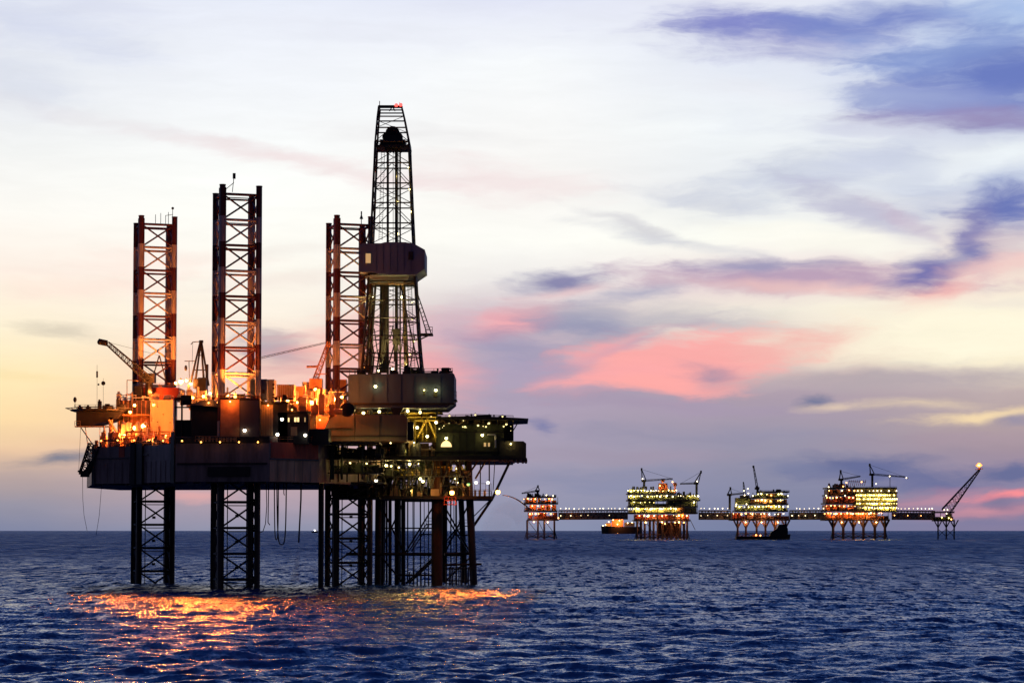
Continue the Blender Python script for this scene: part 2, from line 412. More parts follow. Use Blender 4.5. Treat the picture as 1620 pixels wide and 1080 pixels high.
# ------------------------------------------------------------------ mesh helpers
class MB:
    """collects shapes in world coordinates, then links them as ONE mesh object"""

    def __init__(self):
        self.v, self.f, self.mi = [], [], []
        self.cur = 0

    def add(self, vs, fs):
        o = len(self.v)
        self.v.extend([tuple(p) for p in vs])
        self.f.extend([tuple(i + o for i in f) for f in fs])
        self.mi.extend([self.cur] * len(fs))
        return self

    def box(self, x0, x1, y0, y1, z0, z1):
        vs = [(x, y, z) for z in (z0, z1) for y in (y0, y1) for x in (x0, x1)]
        return self.add(vs, [(0, 2, 3, 1), (4, 5, 7, 6), (0, 1, 5, 4), (2, 6, 7, 3), (0, 4, 6, 2), (1, 3, 7, 5)])

    def pbox(self, px0, px1, py0, py1, Y, dep):
        """box whose front face stands at depth Y, reaching back by dep"""
        a, b = W(px0, py1, Y), W(px1, py0, Y)
        return self.box(a.x, b.x, Y, Y + dep, a.z, b.z)

    def tube(self, p, q, r, n=6, r2=None):
        p, q = Vector(p), Vector(q)
        d = q - p
        if d.length < 1e-6:
            return self
        d.normalize()
        u = d.orthogonal().normalized()
        w = d.cross(u)
        r2 = r if r2 is None else r2
        vs = []
        for c, rr in ((p, r), (q, r2)):
            for i in range(n):
                a = 2 * math.pi * i / n
                vs.append(c + (u * math.cos(a) + w * math.sin(a)) * rr)
        fs = [(i, (i + 1) % n, n + (i + 1) % n, n + i) for i in range(n)]
        fs += [tuple(range(n - 1, -1, -1)), tuple(range(n, 2 * n))]
        return self.add(vs, fs)

    def path(self, pts, r, n=6):
        for a, b in zip(pts, pts[1:]):
            self.tube(a, b, r, n)
        return self

    def prism(self, poly, z0, z1):
        """vertical prism over an anticlockwise outline"""
        n = len(poly)
        vs = [(x, y, z0) for x, y in poly] + [(x, y, z1) for x, y in poly]
        fs = [(i, (i + 1) % n, n + (i + 1) % n, n + i) for i in range(n)]
        fs += [tuple(range(n - 1, -1, -1)), tuple(range(n, 2 * n))]
        return self.add(vs, fs)

    def profile(self, poly, y0, y1):
        """outline in X-Z pushed through from y0 to y1"""
        n = len(poly)
        vs = [(x, y0, z) for x, z in poly] + [(x, y1, z) for x, z in poly]
        fs = [(i, (i + 1) % n, n + (i + 1) % n, n + i) for i in range(n)]
        fs += [tuple(range(n - 1, -1, -1)), tuple(range(n, 2 * n))]
        return self.add(vs, fs)

    def ball(self, c, r, nu=8, nv=5, sz=1.0):
        c = Vector(c)
        vs = [c + Vector((0, 0, -r * sz))]
        for j in range(1, nv):
            b = -math.pi / 2 + math.pi * j / nv
            for i in range(nu):
                a = 2 * math.pi * i / nu
                vs.append(c + Vector((math.cos(b) * math.cos(a) * r, math.cos(b) * math.sin(a) * r, math.sin(b) * r * sz)))
        vs.append(c + Vector((0, 0, r * sz)))
        fs = []
        for i in range(nu):
            fs.append((0, 1 + (i + 1) % nu, 1 + i))
            for j in range(nv - 2):
                a = 1 + j * nu
                fs.append((a + i, a + (i + 1) % nu, a + nu + (i + 1) % nu, a + nu + i))
            a = 1 + (nv - 2) * nu
            fs.append((a + i, a + (i + 1) % nu, len(vs) - 1))
        return self.add(vs, fs)

    def rail(self, pts, h=1.15, r=0.07, step=2.4):
        """posts, top rail and middle rail along a line of points"""
        for a, b in zip(pts, pts[1:]):
            a, b = Vector(a), Vector(b)
            k = max(1, int((b - a).length / step))
            for i in range(k + 1):
                p = a.lerp(b, i / k)
                self.tube(p, p + Vector((0, 0, h)), r, 4)
            for hh in (h, h * 0.5):
                self.tube(a + Vector((0, 0, hh)), b + Vector((0, 0, hh)), r, 4)
        return self

    def ladder(self, a, b, w=0.7, r=0.06):
        a, b = Vector(a), Vector(b)
        s = Vector((w / 2, 0, 0))
        self.tube(a - s, b - s, r, 4).tube(a + s, b + s, r, 4)
        n = max(2, int((b - a).length / 0.6))
        for i in range(n):
            p = a.lerp(b, (i + 0.5) / n)
            self.tube(p - s, p + s, r * 0.7, 4)
        return self

    def lattice(self, a, b, wa, wb, n, rc, rb, up=(0, 0, 1)):
        """box-section lattice boom from a to b"""
        a, b = Vector(a), Vector(b)
        d = (b - a).normalized()
        s = d.cross(Vector(up)).normalized()
        t = s.cross(d).normalized()
        def ring(k):
            c, w = a.lerp(b, k), wa + (wb - wa) * k
            return [c + s * w / 2 + t * w / 2, c - s * w / 2 + t * w / 2, c - s * w / 2 - t * w / 2, c + s * w / 2 - t * w / 2]
        R0 = [ring(i / n) for i in range(n + 1)]
        for i in range(n):
            for j in range(4):
                self.tube(R0[i][j], R0[i + 1][j], rc, 5)
                self.tube(R0[i][j], R0[i][(j + 1) % 4], rb, 4)
                if (i + j) % 2:
                    self.tube(R0[i][j], R0[i + 1][(j + 1) % 4], rb, 4)
                else:
                    self.tube(R0[i][(j + 1) % 4], R0[i + 1][j], rb, 4)
        for j in range(4):
            self.tube(R0[n][j], R0[n][(j + 1) % 4], rb, 4)
        return self

    def build(self, name, mats, parent=None, loc=None, smooth=False, flat=True):
        if loc is None:
            loc = ORG[parent.name] if parent is not None else Vector((0, 0, 0))
        loc = Vector(loc)
        me = bpy.data.meshes.new(name)
        me.from_pydata([(p[0] - loc.x, p[1] - loc.y, p[2] - loc.z) for p in self.v], [], self.f)
        for m in (mats if isinstance(mats, (list, tuple)) else [mats]):
            me.materials.append(m)
        if any(self.mi):
            me.polygons.foreach_set('material_index', self.mi)
        if smooth:
            me.polygons.foreach_set('use_smooth', [True] * len(me.polygons))
        me.update()
        o = bpy.data.objects.new(name, me)
        COL.objects.link(o)
        ORG[o.name] = loc
        if parent is not None:
            o.parent = parent
            o.location = loc - ORG[parent.name]
        else:
            o.location = loc
        return o


ORG = {}     # world position of every object's origin


def org(o):
    return ORG[o.name]


def part(mb, name, mats, parent, loc=None, smooth=False):
    return mb.build(name, mats, parent, org(parent) if loc is None else loc, smooth)


def tag(o, label, cat, group=None):
    o['label'] = label
    o['category'] = cat
    if group:
        o['group'] = group
    return o


def thing(name, label, cat, loc, group=None):
    o = bpy.data.objects.new(name, None)
    COL.objects.link(o)
    o.location = loc
    o.empty_display_size = 1.0
    ORG[o.name] = Vector(loc)
    return tag(o, label, cat, group)


def fixture(name, mesh, parent, pos, scale=1.0):
    """a copy of a small part that shares its mesh"""
    o = bpy.data.objects.new(name, mesh)
    COL.objects.link(o)
    ORG[o.name] = Vector(pos)
    o.parent = parent
    o.location = Vector(pos) - org(parent)
    o.scale = (scale, scale, scale)
    return o


# ------------------------------------------------------------------ shared materials
M = {
    'hull': mat('hull_paint', (0.24, 0.175, 0.145), 0.6, var=0.55, scale=0.35, streak=True),
    'hull_brown_lit': mat('weathered_lit_brown_paint', (0.56, 0.33, 0.19), 0.6, var=0.5, scale=0.3, streak=True),  # brown paint brightened to carry the warm glow on the hull
    'red': mat('red_oxide_paint', (0.50, 0.075, 0.035), 0.55, var=0.4, scale=0.4, streak=True),
    'dark': mat('black_steel', (0.022, 0.020, 0.020), 0.55, var=0.4, scale=0.5),
    'steel': mat('grey_steel', (0.10, 0.095, 0.09), 0.5, var=0.35, scale=0.6),
    'rust': mat('rusty_pile_steel', (0.085, 0.042, 0.022), 0.7, var=0.55, scale=0.35, streak=True),
    'cream': mat('cream_house_paint', (0.62, 0.50, 0.32), 0.5, var=0.14, scale=0.25, streak=True),
    'white': mat('white_paint', (0.62, 0.60, 0.56), 0.5, var=0.15, scale=0.4),
    'grey': mat('blue_grey_cladding', (0.05, 0.078, 0.135), 0.65, var=0.3, scale=0.2, streak=True),
    'cabin': mat('pale_blue_cladding', (0.13, 0.17, 0.25), 0.65, var=0.25, scale=0.3, streak=True),
    'brown': mat('brown_cladding', (0.13, 0.09, 0.075), 0.6, var=0.22, scale=0.25, streak=True),
    'olive': mat('tan_cladding', (0.34, 0.23, 0.13), 0.6, var=0.22, scale=0.4, streak=True),
    'orange': mat('orange_equipment_paint', (0.48, 0.20, 0.08), 0.5, var=0.3, scale=0.5),
    'yellow': mat('yellow_safety_paint', (0.55, 0.38, 0.06), 0.5, var=0.25, scale=0.6),
    'green': mat('green_machinery_paint', (0.04, 0.045, 0.025), 0.6, var=0.3, scale=0.5),
    'rope': mat('hose_rubber', (0.02, 0.02, 0.022), 0.7, var=0.2, scale=1.0),
    'glass': mat('dark_window_glass', (0.02, 0.02, 0.025), 0.15, var=0.0, spec=0.5),
    'lit': mat('lit_window', (0.5, 0.4, 0.2), 0.4, var=0.0, emit=(1.0, 0.70, 0.30), estr=1.6),
    'lit_dim': mat('dim_lit_window', (0.5, 0.4, 0.2), 0.4, var=0.0, emit=(1.0, 0.62, 0.25), estr=0.5),
}


def beam(parent, pos, power, col, aim=None, spread=100, soft=0.35):
    """the light a lamp gives: all round, or thrown the way a floodlight is aimed"""
    d = bpy.data.lights.new('lamp_light', 'SPOT' if aim else 'POINT')
    d.energy = power
    d.color = col
    d.shadow_soft_size = soft
    if aim:
        d.spot_size = R(spread)
        d.spot_blend = 0.8
    o = bpy.data.objects.new('lamp_light', d)
    COL.objects.link(o)
    ORG[o.name] = Vector(pos)
    o.parent = parent
    o.location = Vector(pos) - org(parent)
    if aim:
        o.rotation_euler = Vector(aim).to_track_quat('-Z', 'Y').to_euler()
    return o


ORANGE = (1.0, 0.24, 0.035)
AMBER = (1.0, 0.74, 0.22)
SEA_ORANGE = (1.0, 0.21, 0.028)


def lamp_mesh(name, r, col, strength, arm=0.0):
    mb = MB()
    mb.ball((0, 0, 0), r, 8, 6)
    if arm:
        mb.cur = 1
        mb.tube((0, 0, r * 0.9), (0, 0.2, r + arm), 0.09, 5)
        mb.tube((0, 0, r * 0.72), (0, 0, r * 1.35), r * 0.75, 8, r * 0.35)
    me = bpy.data.meshes.new(name)
    me.from_pydata([tuple(p) for p in mb.v], [], mb.f)
    me.materials.append(mat(name + '_glow', (0.8, 0.8, 0.8), var=0.0, emit=col, estr=strength))
    me.materials.append(M['dark'])
    me.polygons.foreach_set('material_index', mb.mi)
    return me


L_SODIUM = lamp_mesh('sodium_floodlight', 0.66, (1.0, 0.44, 0.07), 11, 0.5)
L_SODIUM_S = lamp_mesh('small_sodium_lamp', 0.4, (1.0, 0.40, 0.06), 9, 0.4)
L_YELLOW = lamp_mesh('yellow_work_lamp', 0.38, (1.0, 0.84, 0.32), 12, 0.4)
L_YELLOW_S = lamp_mesh('small_yellow_lamp', 0.22, (1.0, 0.80, 0.30), 2.4, 0.3)
L_WHITE = lamp_mesh('white_deck_lamp', 0.4, (1.0, 0.92, 0.70), 9, 0.3)
L_RED = lamp_mesh('red_beacon', 0.5, (1.0, 0.05, 0.04), 4)
L_GREEN = lamp_mesh('green_lamp', 0.45, (0.25, 1.0, 0.25), 0.8, 0.3)


# ------------------------------------------------------------------ the jack-up drilling rig
def leg_paint(name, zcut):
    m = bpy.data.materials.new(name)
    m.use_nodes = True
    t = NT(m.node_tree)
    tcn = t.n('ShaderNodeTexCoord')
    z = t.n('ShaderNodeSeparateXYZ', {0: tcn.outputs['Object']}).outputs[2]
    par = t.m('MODULO', t.m('FLOOR', t.m('DIVIDE', t.m('MULTIPLY', z, -1.0), 6.6)), 2.0)
    nz = t.n('ShaderNodeTexNoise', {'Vector': t.n('ShaderNodeMapping', {0: tcn.outputs['Object'], 'Scale': (1.2, 1.2, 0.25)}).outputs[0], 'Scale': 1.0, 'Detail': 5.0})
    c = t.mix(par, (0.085, 0.013, 0.011), (0.46, 0.41, 0.36))
    c = t.mix(t.rng(nz.outputs[0], 0.45, 0.75, 0.0, 0.55), c, (0.09, 0.045, 0.03))
    c = t.mix(t.rng(z, zcut + 0.05, zcut - 0.05), c, t.mix(t.rng(nz.outputs[0], 0.35, 0.7), (0.016, 0.015, 0.016), (0.05, 0.03, 0.022)))  # below the hull the unlit leg is darkened in its colour
    b = t.n('ShaderNodeBsdfPrincipled', {'Base Color': c, 'Roughness': 0.55})
    t.n('ShaderNodeOutputMaterial', {0: b})
    return m


def truss_leg(root, pxc, D, top_py, rotdeg=18.0, a=9.55, bay=6.6):
    cx = W(pxc, 700, D).x
    zt = W(pxc, top_py, D - 5).z
    o = (cx, D, zt)
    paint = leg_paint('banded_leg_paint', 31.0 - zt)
    c, s = math.cos(R(rotdeg)), math.sin(R(rotdeg))
    cor = []
    for u, v in ((-1, -1), (1, -1), (1, 1), (-1, 1)):
        u, v = u * a / 2, v * a / 2
        # the far side swings to the left
        cor.append((cx + u * c - v * s, D + u * s + v * c))
    zb = -4.0
    n = int((zt - zb) / bay) + 1
    br = MB()
    for k in range(n):
        z1 = zt - 0.9 - k * bay
        z0 = max(z1 - bay, zb)
        for i in range(4):
            p, q = cor[i], cor[(i + 1) % 4]
            br.tube((*p, z1), (*q, z1), 0.34 if i != 2 else 0.25, 6)
            if i == 0:
                br.tube((*p, z1 - 0.9), (*q, z1 - 0.9), 0.16, 4)
            if i != 2:
                r = 0.25 if i == 0 else 0.2
                br.tube((*p, z1), (*q, z0), r, 5)
                br.tube((*q, z1), (*p, z0), r, 5)
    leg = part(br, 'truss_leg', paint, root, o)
    for i, (x, y) in enumerate(cor):
        mb = MB()
        ztop = zt + (1.3 if i in (0, 1) else 0.3)
        mb.tube((x, y, zb), (x, y, ztop), 0.78, 10)
        dx, dy = x - cx, y - D
        l = math.hypot(dx, dy)
        dx, dy = dx / l, dy / l
        # rack plate with teeth, on the diagonal
        for sg in (-1, 1):
            px_, py_ = -dy * sg, dx * sg
            ax, ay = x + px_ * 0.55, y + py_ * 0.55
            bx, by = x + px_ * 1.1, y + py_ * 1.1
            t_ = 0.1
            zz = zb
            mb.add([(ax + dx * t_, ay + dy * t_, zb), (bx + dx * t_, by + dy * t_, zb), (bx + dx * t_, by + dy * t_, ztop - 0.6), (ax + dx * t_, ay + dy * t_, ztop - 0.6),
                    (ax - dx * t_, ay - dy * t_, zb), (bx - dx * t_, by - dy * t_, zb), (bx - dx * t_, by - dy * t_, ztop - 0.6), (ax - dx * t_, ay - dy * t_, ztop - 0.6)],
                   [(0, 1, 2, 3), (7, 6, 5, 4), (1, 5, 6, 2), (0, 3, 7, 4), (3, 2, 6, 7), (0, 4, 5, 1)])
        mb.tube((x, y, ztop), (x, y, ztop + 0.25), 0.85, 10)
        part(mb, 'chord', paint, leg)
    return leg, cor, zt


def clutter(parent, m, px0, px1, py, D0, D1, n, hmax, rnd):
    """deck gear standing on one level: skids, pipe runs, bollards and small tanks, each a part of its own"""
    a, b = W(px0, py, D0), W(px1, py, D0)
    z = 37.2 if 690 <= py <= 701 and D0 < 636 and px1 < 500 else a.z
    for _ in range(n):
        x, y = rnd.uniform(a.x, b.x), rnd.uniform(D0, D1)
        h = rnd.uniform(0.3, 1.0) * hmax
        k = rnd.random()
        mb = MB()
        if k < 0.4:
            w, d = rnd.uniform(0.5, 2.4), rnd.uniform(0.6, 2.0)
            mb.box(x - w / 2, x + w / 2, y, y + d, z - 0.02, z + h)
            nm = 'equipment_skid'
            if rnd.random() < 0.5:
                mb.box(x - w / 3, x + w / 6, y + 0.2, y + d * 0.7, z + h - 0.02, z + h * 1.3)
                nm = 'pump_unit'
        elif k < 0.6:
            x2 = min(x + rnd.uniform(2, 6), b.x + 0.6)
            mb.tube((x, y, z + h), (x2, y, z + h), rnd.uniform(0.1, 0.25), 6)
            for xx in (x + 0.2, x2 - 0.2):
                mb.tube((xx, y, z - 0.02), (xx, y, z + h), 0.1, 5)
            nm = 'pipe_run'
        elif k < 0.8:
            mb.tube((x, y, z - 0.02), (x, y, z + h * 1.2), rnd.uniform(0.08, 0.4), 7)
            mb.ball((x, y, z + h * 1.2), 0.3, 6, 4)
            nm = 'vent_post'
        else:
            l = rnd.uniform(1, 2.5)
            mb.tube((x, y, z + h * 0.45), (x + l, y, z + h * 0.45), h * 0.4, 9)
            mb.box(x + l * 0.3, x + l * 0.7, y - h * 0.2, y + h * 0.2, z - 0.02, z + h * 0.2)
            nm = 'small_tank'
        part(mb, nm, M[m], parent)


RIG = thing('jackup_drilling_rig', 'huge dark jack-up drilling rig on three banded lattice legs, glowing orange across its deck', 'drilling rig', (-75, 612, 0))


def build_rig():
    rig = RIG
    rnd = random.Random(3)

    def wx(px, D):
        return W(px, 700, D).x
    HB, HD = 27.4, 37.2
    outl = [(147, 606), (217, 597), (278, 580), (426, 577), (504, 590), (522, 600), (604, 633), (612, 690), (190, 700), (138, 662)]
    poly = [(wx(p, d), d) for p, d in outl]
    hull = part(MB().prism(poly, HB, HD), 'hull', M['hull'], rig)
    # red oxide topsides strip, rubbing strakes, guides, all proud of the plating
    def strip(i, f0, f1, z0, z1, t, name, m, parent=hull):
        a, b = Vector((*poly[i], 0)), Vector((*poly[i + 1], 0))
        p, q = a.lerp(b, f0), a.lerp(b, f1)
        d = (q - p).normalized()
        nrm = Vector((d.y, -d.x, 0)) * t
        vs = [p, q, q + nrm, p + nrm]
        return part(MB().prism([(v.x, v.y) for v in (p + nrm, q + nrm, q, p)], z0, z1), name, m, parent)
    strip(3, 0.03, 0.99, 33.4, HD + 0.3, 0.12, 'red_plating', M['red'])
    strip(3, 0.01, 0.99, 33.0, 33.4, 0.35, 'rubbing_strake', M['steel'])
    strip(3, 0.01, 0.99, 27.42, 33.0, 0.10, 'lit_brown_plating', M['hull_brown_lit'])
    strip(0, 0.02, 0.98, 34.0, 34.3, 0.3, 'rubbing_strake', M['steel'])
    strip(1, 0.02, 0.3, 34.6, 34.9, 0.3, 'rubbing_strake', M['steel'])
    strip(0, 0.9, 1.0, HB - 0.4, HD + 1, 0.9, 'vertical_plate', M['dark'])  # dark upright plates proud of the hull side
    strip(1, 0.0, 0.18, HB - 0.3, HD + 0.6, 0.6, 'vertical_plate', M['dark'])
    strip(1, 0.92, 1.0, HB - 0.3, HD + 3, 0.5, 'vertical_plate', M['dark'])
    strip(0, 0.0, 0.06, HB - 0.2, HD + 0.4, 0.4, 'vertical_plate', M['steel'])
    strip(0, 0.6, 0.72, 33.9, HD + 0.1, 0.16, 'red_plating', M['red'])
    strip(2, 0.0, 1.0, HD, HD + 1.6, 0.1, 'bulwark', M['dark'])
    strip(2, 0.02, 0.98, 31.8, 32.2, 0.3, 'rubbing_strake', M['dark'])
    strip(2, 0.35, 0.8, 28.8, 31.2, 0.5, 'hull_recess_frame', M['dark'])
    for i in range(4):
        a, b = Vector((*poly[i], HB)), Vector((*poly[i + 1], HB))
        k = 7
        for j in range(k):
            p = a.lerp(b, (j + 0.5) / k) + Vector((0, 1.5, 0))
            keel = MB().box(p.x - 0.3 - rnd.random(), p.x + 0.5 + rnd.random(), p.y, p.y + 1.5, HB - rnd.uniform(0.2, 0.5), HB)
            part(keel, 'sacrificial_anode', M['dark'], hull)
    # a dim recessed panel grid gives the plating its frames
    for i in range(0, 4):
        a, b = Vector((*poly[i], 0)), Vector((*poly[i + 1], 0))
        d = (b - a).normalized()
        nrm = Vector((d.y, -d.x, 0))
        k = int((b - a).length / 2.6)
        for j in range(1, k):
            p = a.lerp(b, j / k)
            part(MB().prism([(v.x, v.y) for v in (p + nrm * 0.14 - d * 0.05, p + nrm * 0.14 + d * 0.05, p + d * 0.05, p - d * 0.05)], HB + 0.2, 32.9), 'hull_frame', M['hull'], hull)

    # legs
    legs = [truss_leg(rig, 243, 653, 350), truss_leg(rig, 373, 588, 302), truss_leg(rig, 552, 625, 350)]
    for (leg, cor, zt), kind in zip(legs, (0, 1, 2)):
        mb = MB()
        x, y = cor[1] if kind != 1 else cor[0]
        if kind == 0:
            for dx, h in ((-5.5, 2.2), (-4.0, 2.6), (-2.6, 2.0), (-1.8, 2.9), (-0.6, 4.0)):
                mb.tube((x + dx, y, zt - 0.6), (x + dx, y, zt + h), 0.09, 5)
            mb.tube((x - 2.6, y, zt + 1.9), (x - 0.6, y, zt + 2.2), 0.08, 5)
            mb.ball((x - 0.6, y, zt + 4.0), 0.4)
        elif kind == 1:
            mb.tube((x + 0.5, y, zt), (x + 2.9, y, zt + 2.0), 0.09, 5)
            mb.tube((x + 2.5, y, zt - 0.5), (x + 2.9, y, zt + 3.4), 0.1, 5)
            mb.box(x + 2.6, x + 3.3, y - 0.3, y + 0.3, zt + 3.0, zt + 4.4)
        else:
            mb.tube((x - 2.6, y, zt - 0.6), (x - 2.6, y, zt + 1.4), 0.12, 5)
            mb.tube((x - 2.6, y, zt + 0.9), (x - 2.6, y, zt + 2.0), 0.55, 6, 0.15)
            mb.tube((x - 2.6, y, zt + 2.0), (x - 2.6, y, zt + 3.0), 0.2, 6)
        part(mb, 'mast_antenna', M['dark'], leg)
        # walkways and pipes clipped to the leg
        mb = MB()
        x0, y0 = cor[0]
        x1, y1 = cor[1]
        for k in range(2, 9, 2):
            z = 25 - 6.6 * k / 2
            mb.box((x0 + x1) / 2 - 0.9, (x0 + x1) / 2 - 0.1, y0 + 1, y0 + 2, z, z + 0.7)
        mb.tube((x0 + 1.6, y0 + 1.5, -2), (x0 + 1.6, y0 + 1.5, 27), 0.14, 5)
        mb.tube((x1 - 1.3, y0 + 1.5, 5), (x1 - 1.3, y0 + 1.5, 27), 0.1, 5)
        part(mb, 'leg_pipe', M['dark'], leg)

    # raw water caisson hanging below the hull's corner
    part(MB().tube((wx(508.5, 598), 598, -3), (wx(508.5, 598), 598, HB + 0.2), 0.75, 12), 'water_caisson', M['dark'], rig)

    # a raised coaming carries the houses along the front edge
    cm = [((wx(p, d)), d) for p, d in ((276, 584), (428, 581), (503, 594), (519, 604), (519, 625), (276, 640))]
    part(MB().prism(cm, HD, HD + 1.9), 'deck_coaming', M['hull'], rig)
    # ---- deck houses
    def house(name, px0, px1, py0, py1, D, dep, m, parent=rig):
        mb = MB().pbox(px0, px1, py0, py1, D, dep)
        if py1 >= 654 and px1 < 525:       # stands on the main deck
            mb.v = [(x, y, HD - 0.02 if i < 4 else z) for i, (x, y, z) in enumerate(mb.v)]
        return part(mb, name, m, parent)

    h = house('deck_house', 237, 274, 632, 694, 638, 8, M['cream'])
    for p, q in ((249, 643), (249, 667), (269, 668), (258, 655)):
        part(MB().pbox(p - 0.7, p + 0.7, q - 1, q + 1, 637.7, 0.3), 'vent', M['steel'], h)
    rr = MB()
    rr.rail([W(237, 631.5, 638.2), W(274, 631.5, 638.2)], 1.2, 0.07)
    part(rr, 'handrail', M['orange'], h)
    h = house('jacking_house', 222, 283, 613, 632, 646.5, 13, M['red'])
    rr = MB()
    rr.rail([W(222, 613, 646.6), W(283, 613, 646.6)], 1.2, 0.08)
    part(rr, 'handrail', M['orange'], h)
    house('jacking_gear', 211.5, 224, 610, 634, 644.0, 2.3, M['dark'])
    house('deck_house', 186, 236, 633, 655, 642, 10, M['brown'])
    house('mud_tank', 206, 236, 657, 700, 640, 6, M['orange'])
    house('deck_house', 303, 347, 638, 692, 583, 12, M['dark'])
    rf = MB().profile([(W(300, 640, 582).x, W(300, 640, 582).z), (W(349, 640, 582).x, W(349, 644, 582).z), (W(338, 640, 582).x, W(338, 632, 582).z), (W(322, 640, 582).x, W(322, 633, 582).z)], 581.5, 596)
    part(rf, 'pitched_roof', M['steel'], rig)
    # leg guide house round the middle leg
    h = house('jacking_house', 347.2, 411, 631, 692, 579.0, 21, M['dark'])
    part(MB().pbox(348.5, 379, 632, 691, 578.75, 0.25), 'lit_red_panel', M['orange'], h)  # orange lamplight on this half of the front put into its colour
    part(MB().pbox(379.6, 410, 633, 691, 578.8, 0.2), 'grey_panel', M['brown'], h)
    rr = MB()
    rr.rail([W(346, 631, 579.1), W(396, 631, 579.1)], 1.2, 0.08)
    part(rr, 'handrail', M['orange'], h)
    h = house('deck_house', 412, 455, 637.5, 690, 583, 10, M['dark'])
    pl = MB()
    for i in range(5):
        pl.pbox(412.6 + i * 3.9, 416.2 + i * 3.9, 640, 689, 582.8, 0.2)
    part(pl, 'cladding_panel', M['olive'], h)
    part(MB().pbox(408, 456, 634.8, 637.5, 581.8, 12), 'roof', M['dark'], h)
    h = house('container_stack', 396, 422, 599.5, 631, 585, 6, M['grey'])
    part(MB().pbox(415, 419, 616, 622, 584.8, 0.2), 'door', M['dark'], h)
    h = house('deck_house', 422.5, 433.5, 600, 635, 590, 6, M['cream'])
    for q in (608, 614, 624, 628):
        part(MB().pbox(431, 434.3, q - 1, q + 1, 589.6, 0.4), 'vent', M['dark'], h)
    h = house('container', 438, 465, 608, 632, 600, 6, M['cream'])
    v = MB()
    for i in range(9):
        v.pbox(439 + i * 2.9, 440.2 + i * 2.9, 609, 626, 599.75, 0.25)
    v.pbox(437, 466, 626, 628, 599.6, 0.4)
    part(v, 'corrugation', M['orange'], h)
    house('container', 456, 471, 638, 656, 592, 6, M['orange'])
    # lit cabin
    h = house('driller_cabin', 440, 487, 652, 690, 583, 6, M['dark'])
    part(MB().pbox(438, 489, 650, 652, 582.4, 7), 'roof', M['dark'], h)
    for p0, p1, q0, q1, mm in ((455.6, 457.8, 660.5, 667, 'lit'), (465.5, 469.0, 660, 667, 'lit'), (470.2, 473.2, 660, 667, 'lit'), (481.5, 483.4, 660, 667, 'lit_dim')):
        wdw = part(MB().pbox(p0, p1, q0, q1, 582.85, 0.15), 'window', M[mm], h)
        fm = MB()
        fm.pbox(p0 - 0.5, p0, q0 - 0.5, q1 + 0.5, 582.75, 0.25).pbox(p1, p1 + 0.5, q0 - 0.5, q1 + 0.5, 582.75, 0.25)
        fm.pbox(p0, p1, q0 - 0.5, q0, 582.75, 0.25).pbox(p0, p1, q1, q1 + 0.5, 582.75, 0.25)
        part(fm, 'window_frame', M['dark'], h)
    part(MB().pbox(460, 470, 675, 689, 582.8, 0.2), 'door', M['olive'], h)
    g = MB()
    for i in range(6):
        g.pbox(487.5 + i * 2.2, 488.7 + i * 2.2, 655, 677, 584, 0.3)
    g.pbox(487, 501, 653.5, 655, 583.8, 0.6)
    g.pbox(487, 501, 677, 678.5, 583.8, 0.6)
    part(g, 'louvre_screen', M['orange'], rig)
    house('deck_house', 487, 520, 678, 699, 588, 8, M['dark'])
    # dark portal frame in the gap
    pf = MB()
    for p in (275.5, 286, 300.5):
        pf.pbox(p, p + 2.6, 632, 692, 586, 1.0)
    pf.pbox(275.5, 303, 628, 633, 586, 1.2)
    pf.pbox(275.5, 303, 643, 645, 586.2, 0.6)
    pf.pbox(286, 303, 625, 640, 587, 2.0)
    pf.pbox(275.5, 303, 664, 692, 587, 3.0)
    pf.tube(W(301, 636, 586), W(312, 668, 586), 0.35, 5)
    part(pf, 'winch_portal', M['dark'], rig)
    # rail with stowed boxes on the bulwark
    for i in range(11):
        p = 313 + i * 5.6
        part(MB().pbox(p, p + rnd.uniform(2.5, 4.6), 691.5 + rnd.uniform(-1, 1), 698.4, 577.6, 0.5), 'stowage_locker', M['olive'], rig)
    rr = MB()
    rr.rail([W(309, 698.4, 577.2), W(374, 698.4, 577.2)], 1.4, 0.08)
    rr.rail([W(430, 698, 577.4), W(505, 698, 590)], 1.2, 0.07)
    rr.rail([Vector((*poly[0], HD)), Vector((*poly[1], HD)), Vector((*poly[2], HD))], 1.2, 0.07)
    part(rr, 'handrail', M['orange'], rig)

    # deck gear, lit by the lamps among it
    clutter(rig, 'orange', 150, 275, 699, 608, 634, 70, 5.0, rnd)
    clutter(rig, 'white', 186, 236, 633, 641, 650, 14, 2.4, rnd)
    clutter(rig, 'cream', 237, 300, 632, 640, 650, 16, 2.2, rnd)
    clutter(rig, 'cream', 276, 346, 640, 596, 622, 40, 4.6, rnd)
    clutter(rig, 'orange', 436, 540, 655, 597, 622, 56, 6.0, rnd)
    clutter(rig, 'cream', 466, 540, 640, 606, 624, 34, 4.5, rnd)
    clutter(rig, 'dark', 348, 455, 632, 582, 596, 16, 1.6, rnd)
    clutter(rig, 'dark', 150, 275, 699, 602, 607, 30, 2.2, rnd)
    # stacked machinery under the right-hand lamps
    for (p0, p1, q0, q1, D, dep, m) in ((466, 480, 611, 640, 612, 5, 'orange'), (478, 492, 604, 636, 616, 5, 'cream'), (494, 503, 609, 640, 618, 6, 'cream'),
                                        (500, 520, 640, 668, 612, 6, 'red'), (470, 500, 640, 654, 608, 8, 'orange'), (520, 548, 600, 650, 638, 4, 'orange'), (505, 550, 641, 664, 618, 5, 'cream')):
        house('machinery_module', p0, p1, q0, q1, D, dep, M[m])
    md = MB()
    md.tube(W(549, 648, 603), W(549, 648, 606), 1.9, 14)
    md.tube(W(553, 646, 603.5), W(556, 646, 606), 1.3, 14)
    md.tube(W(549, 648, 602.6), W(549, 648, 603), 0.7, 10)
    part(md, 'winch_drum', M['dark'], rig)
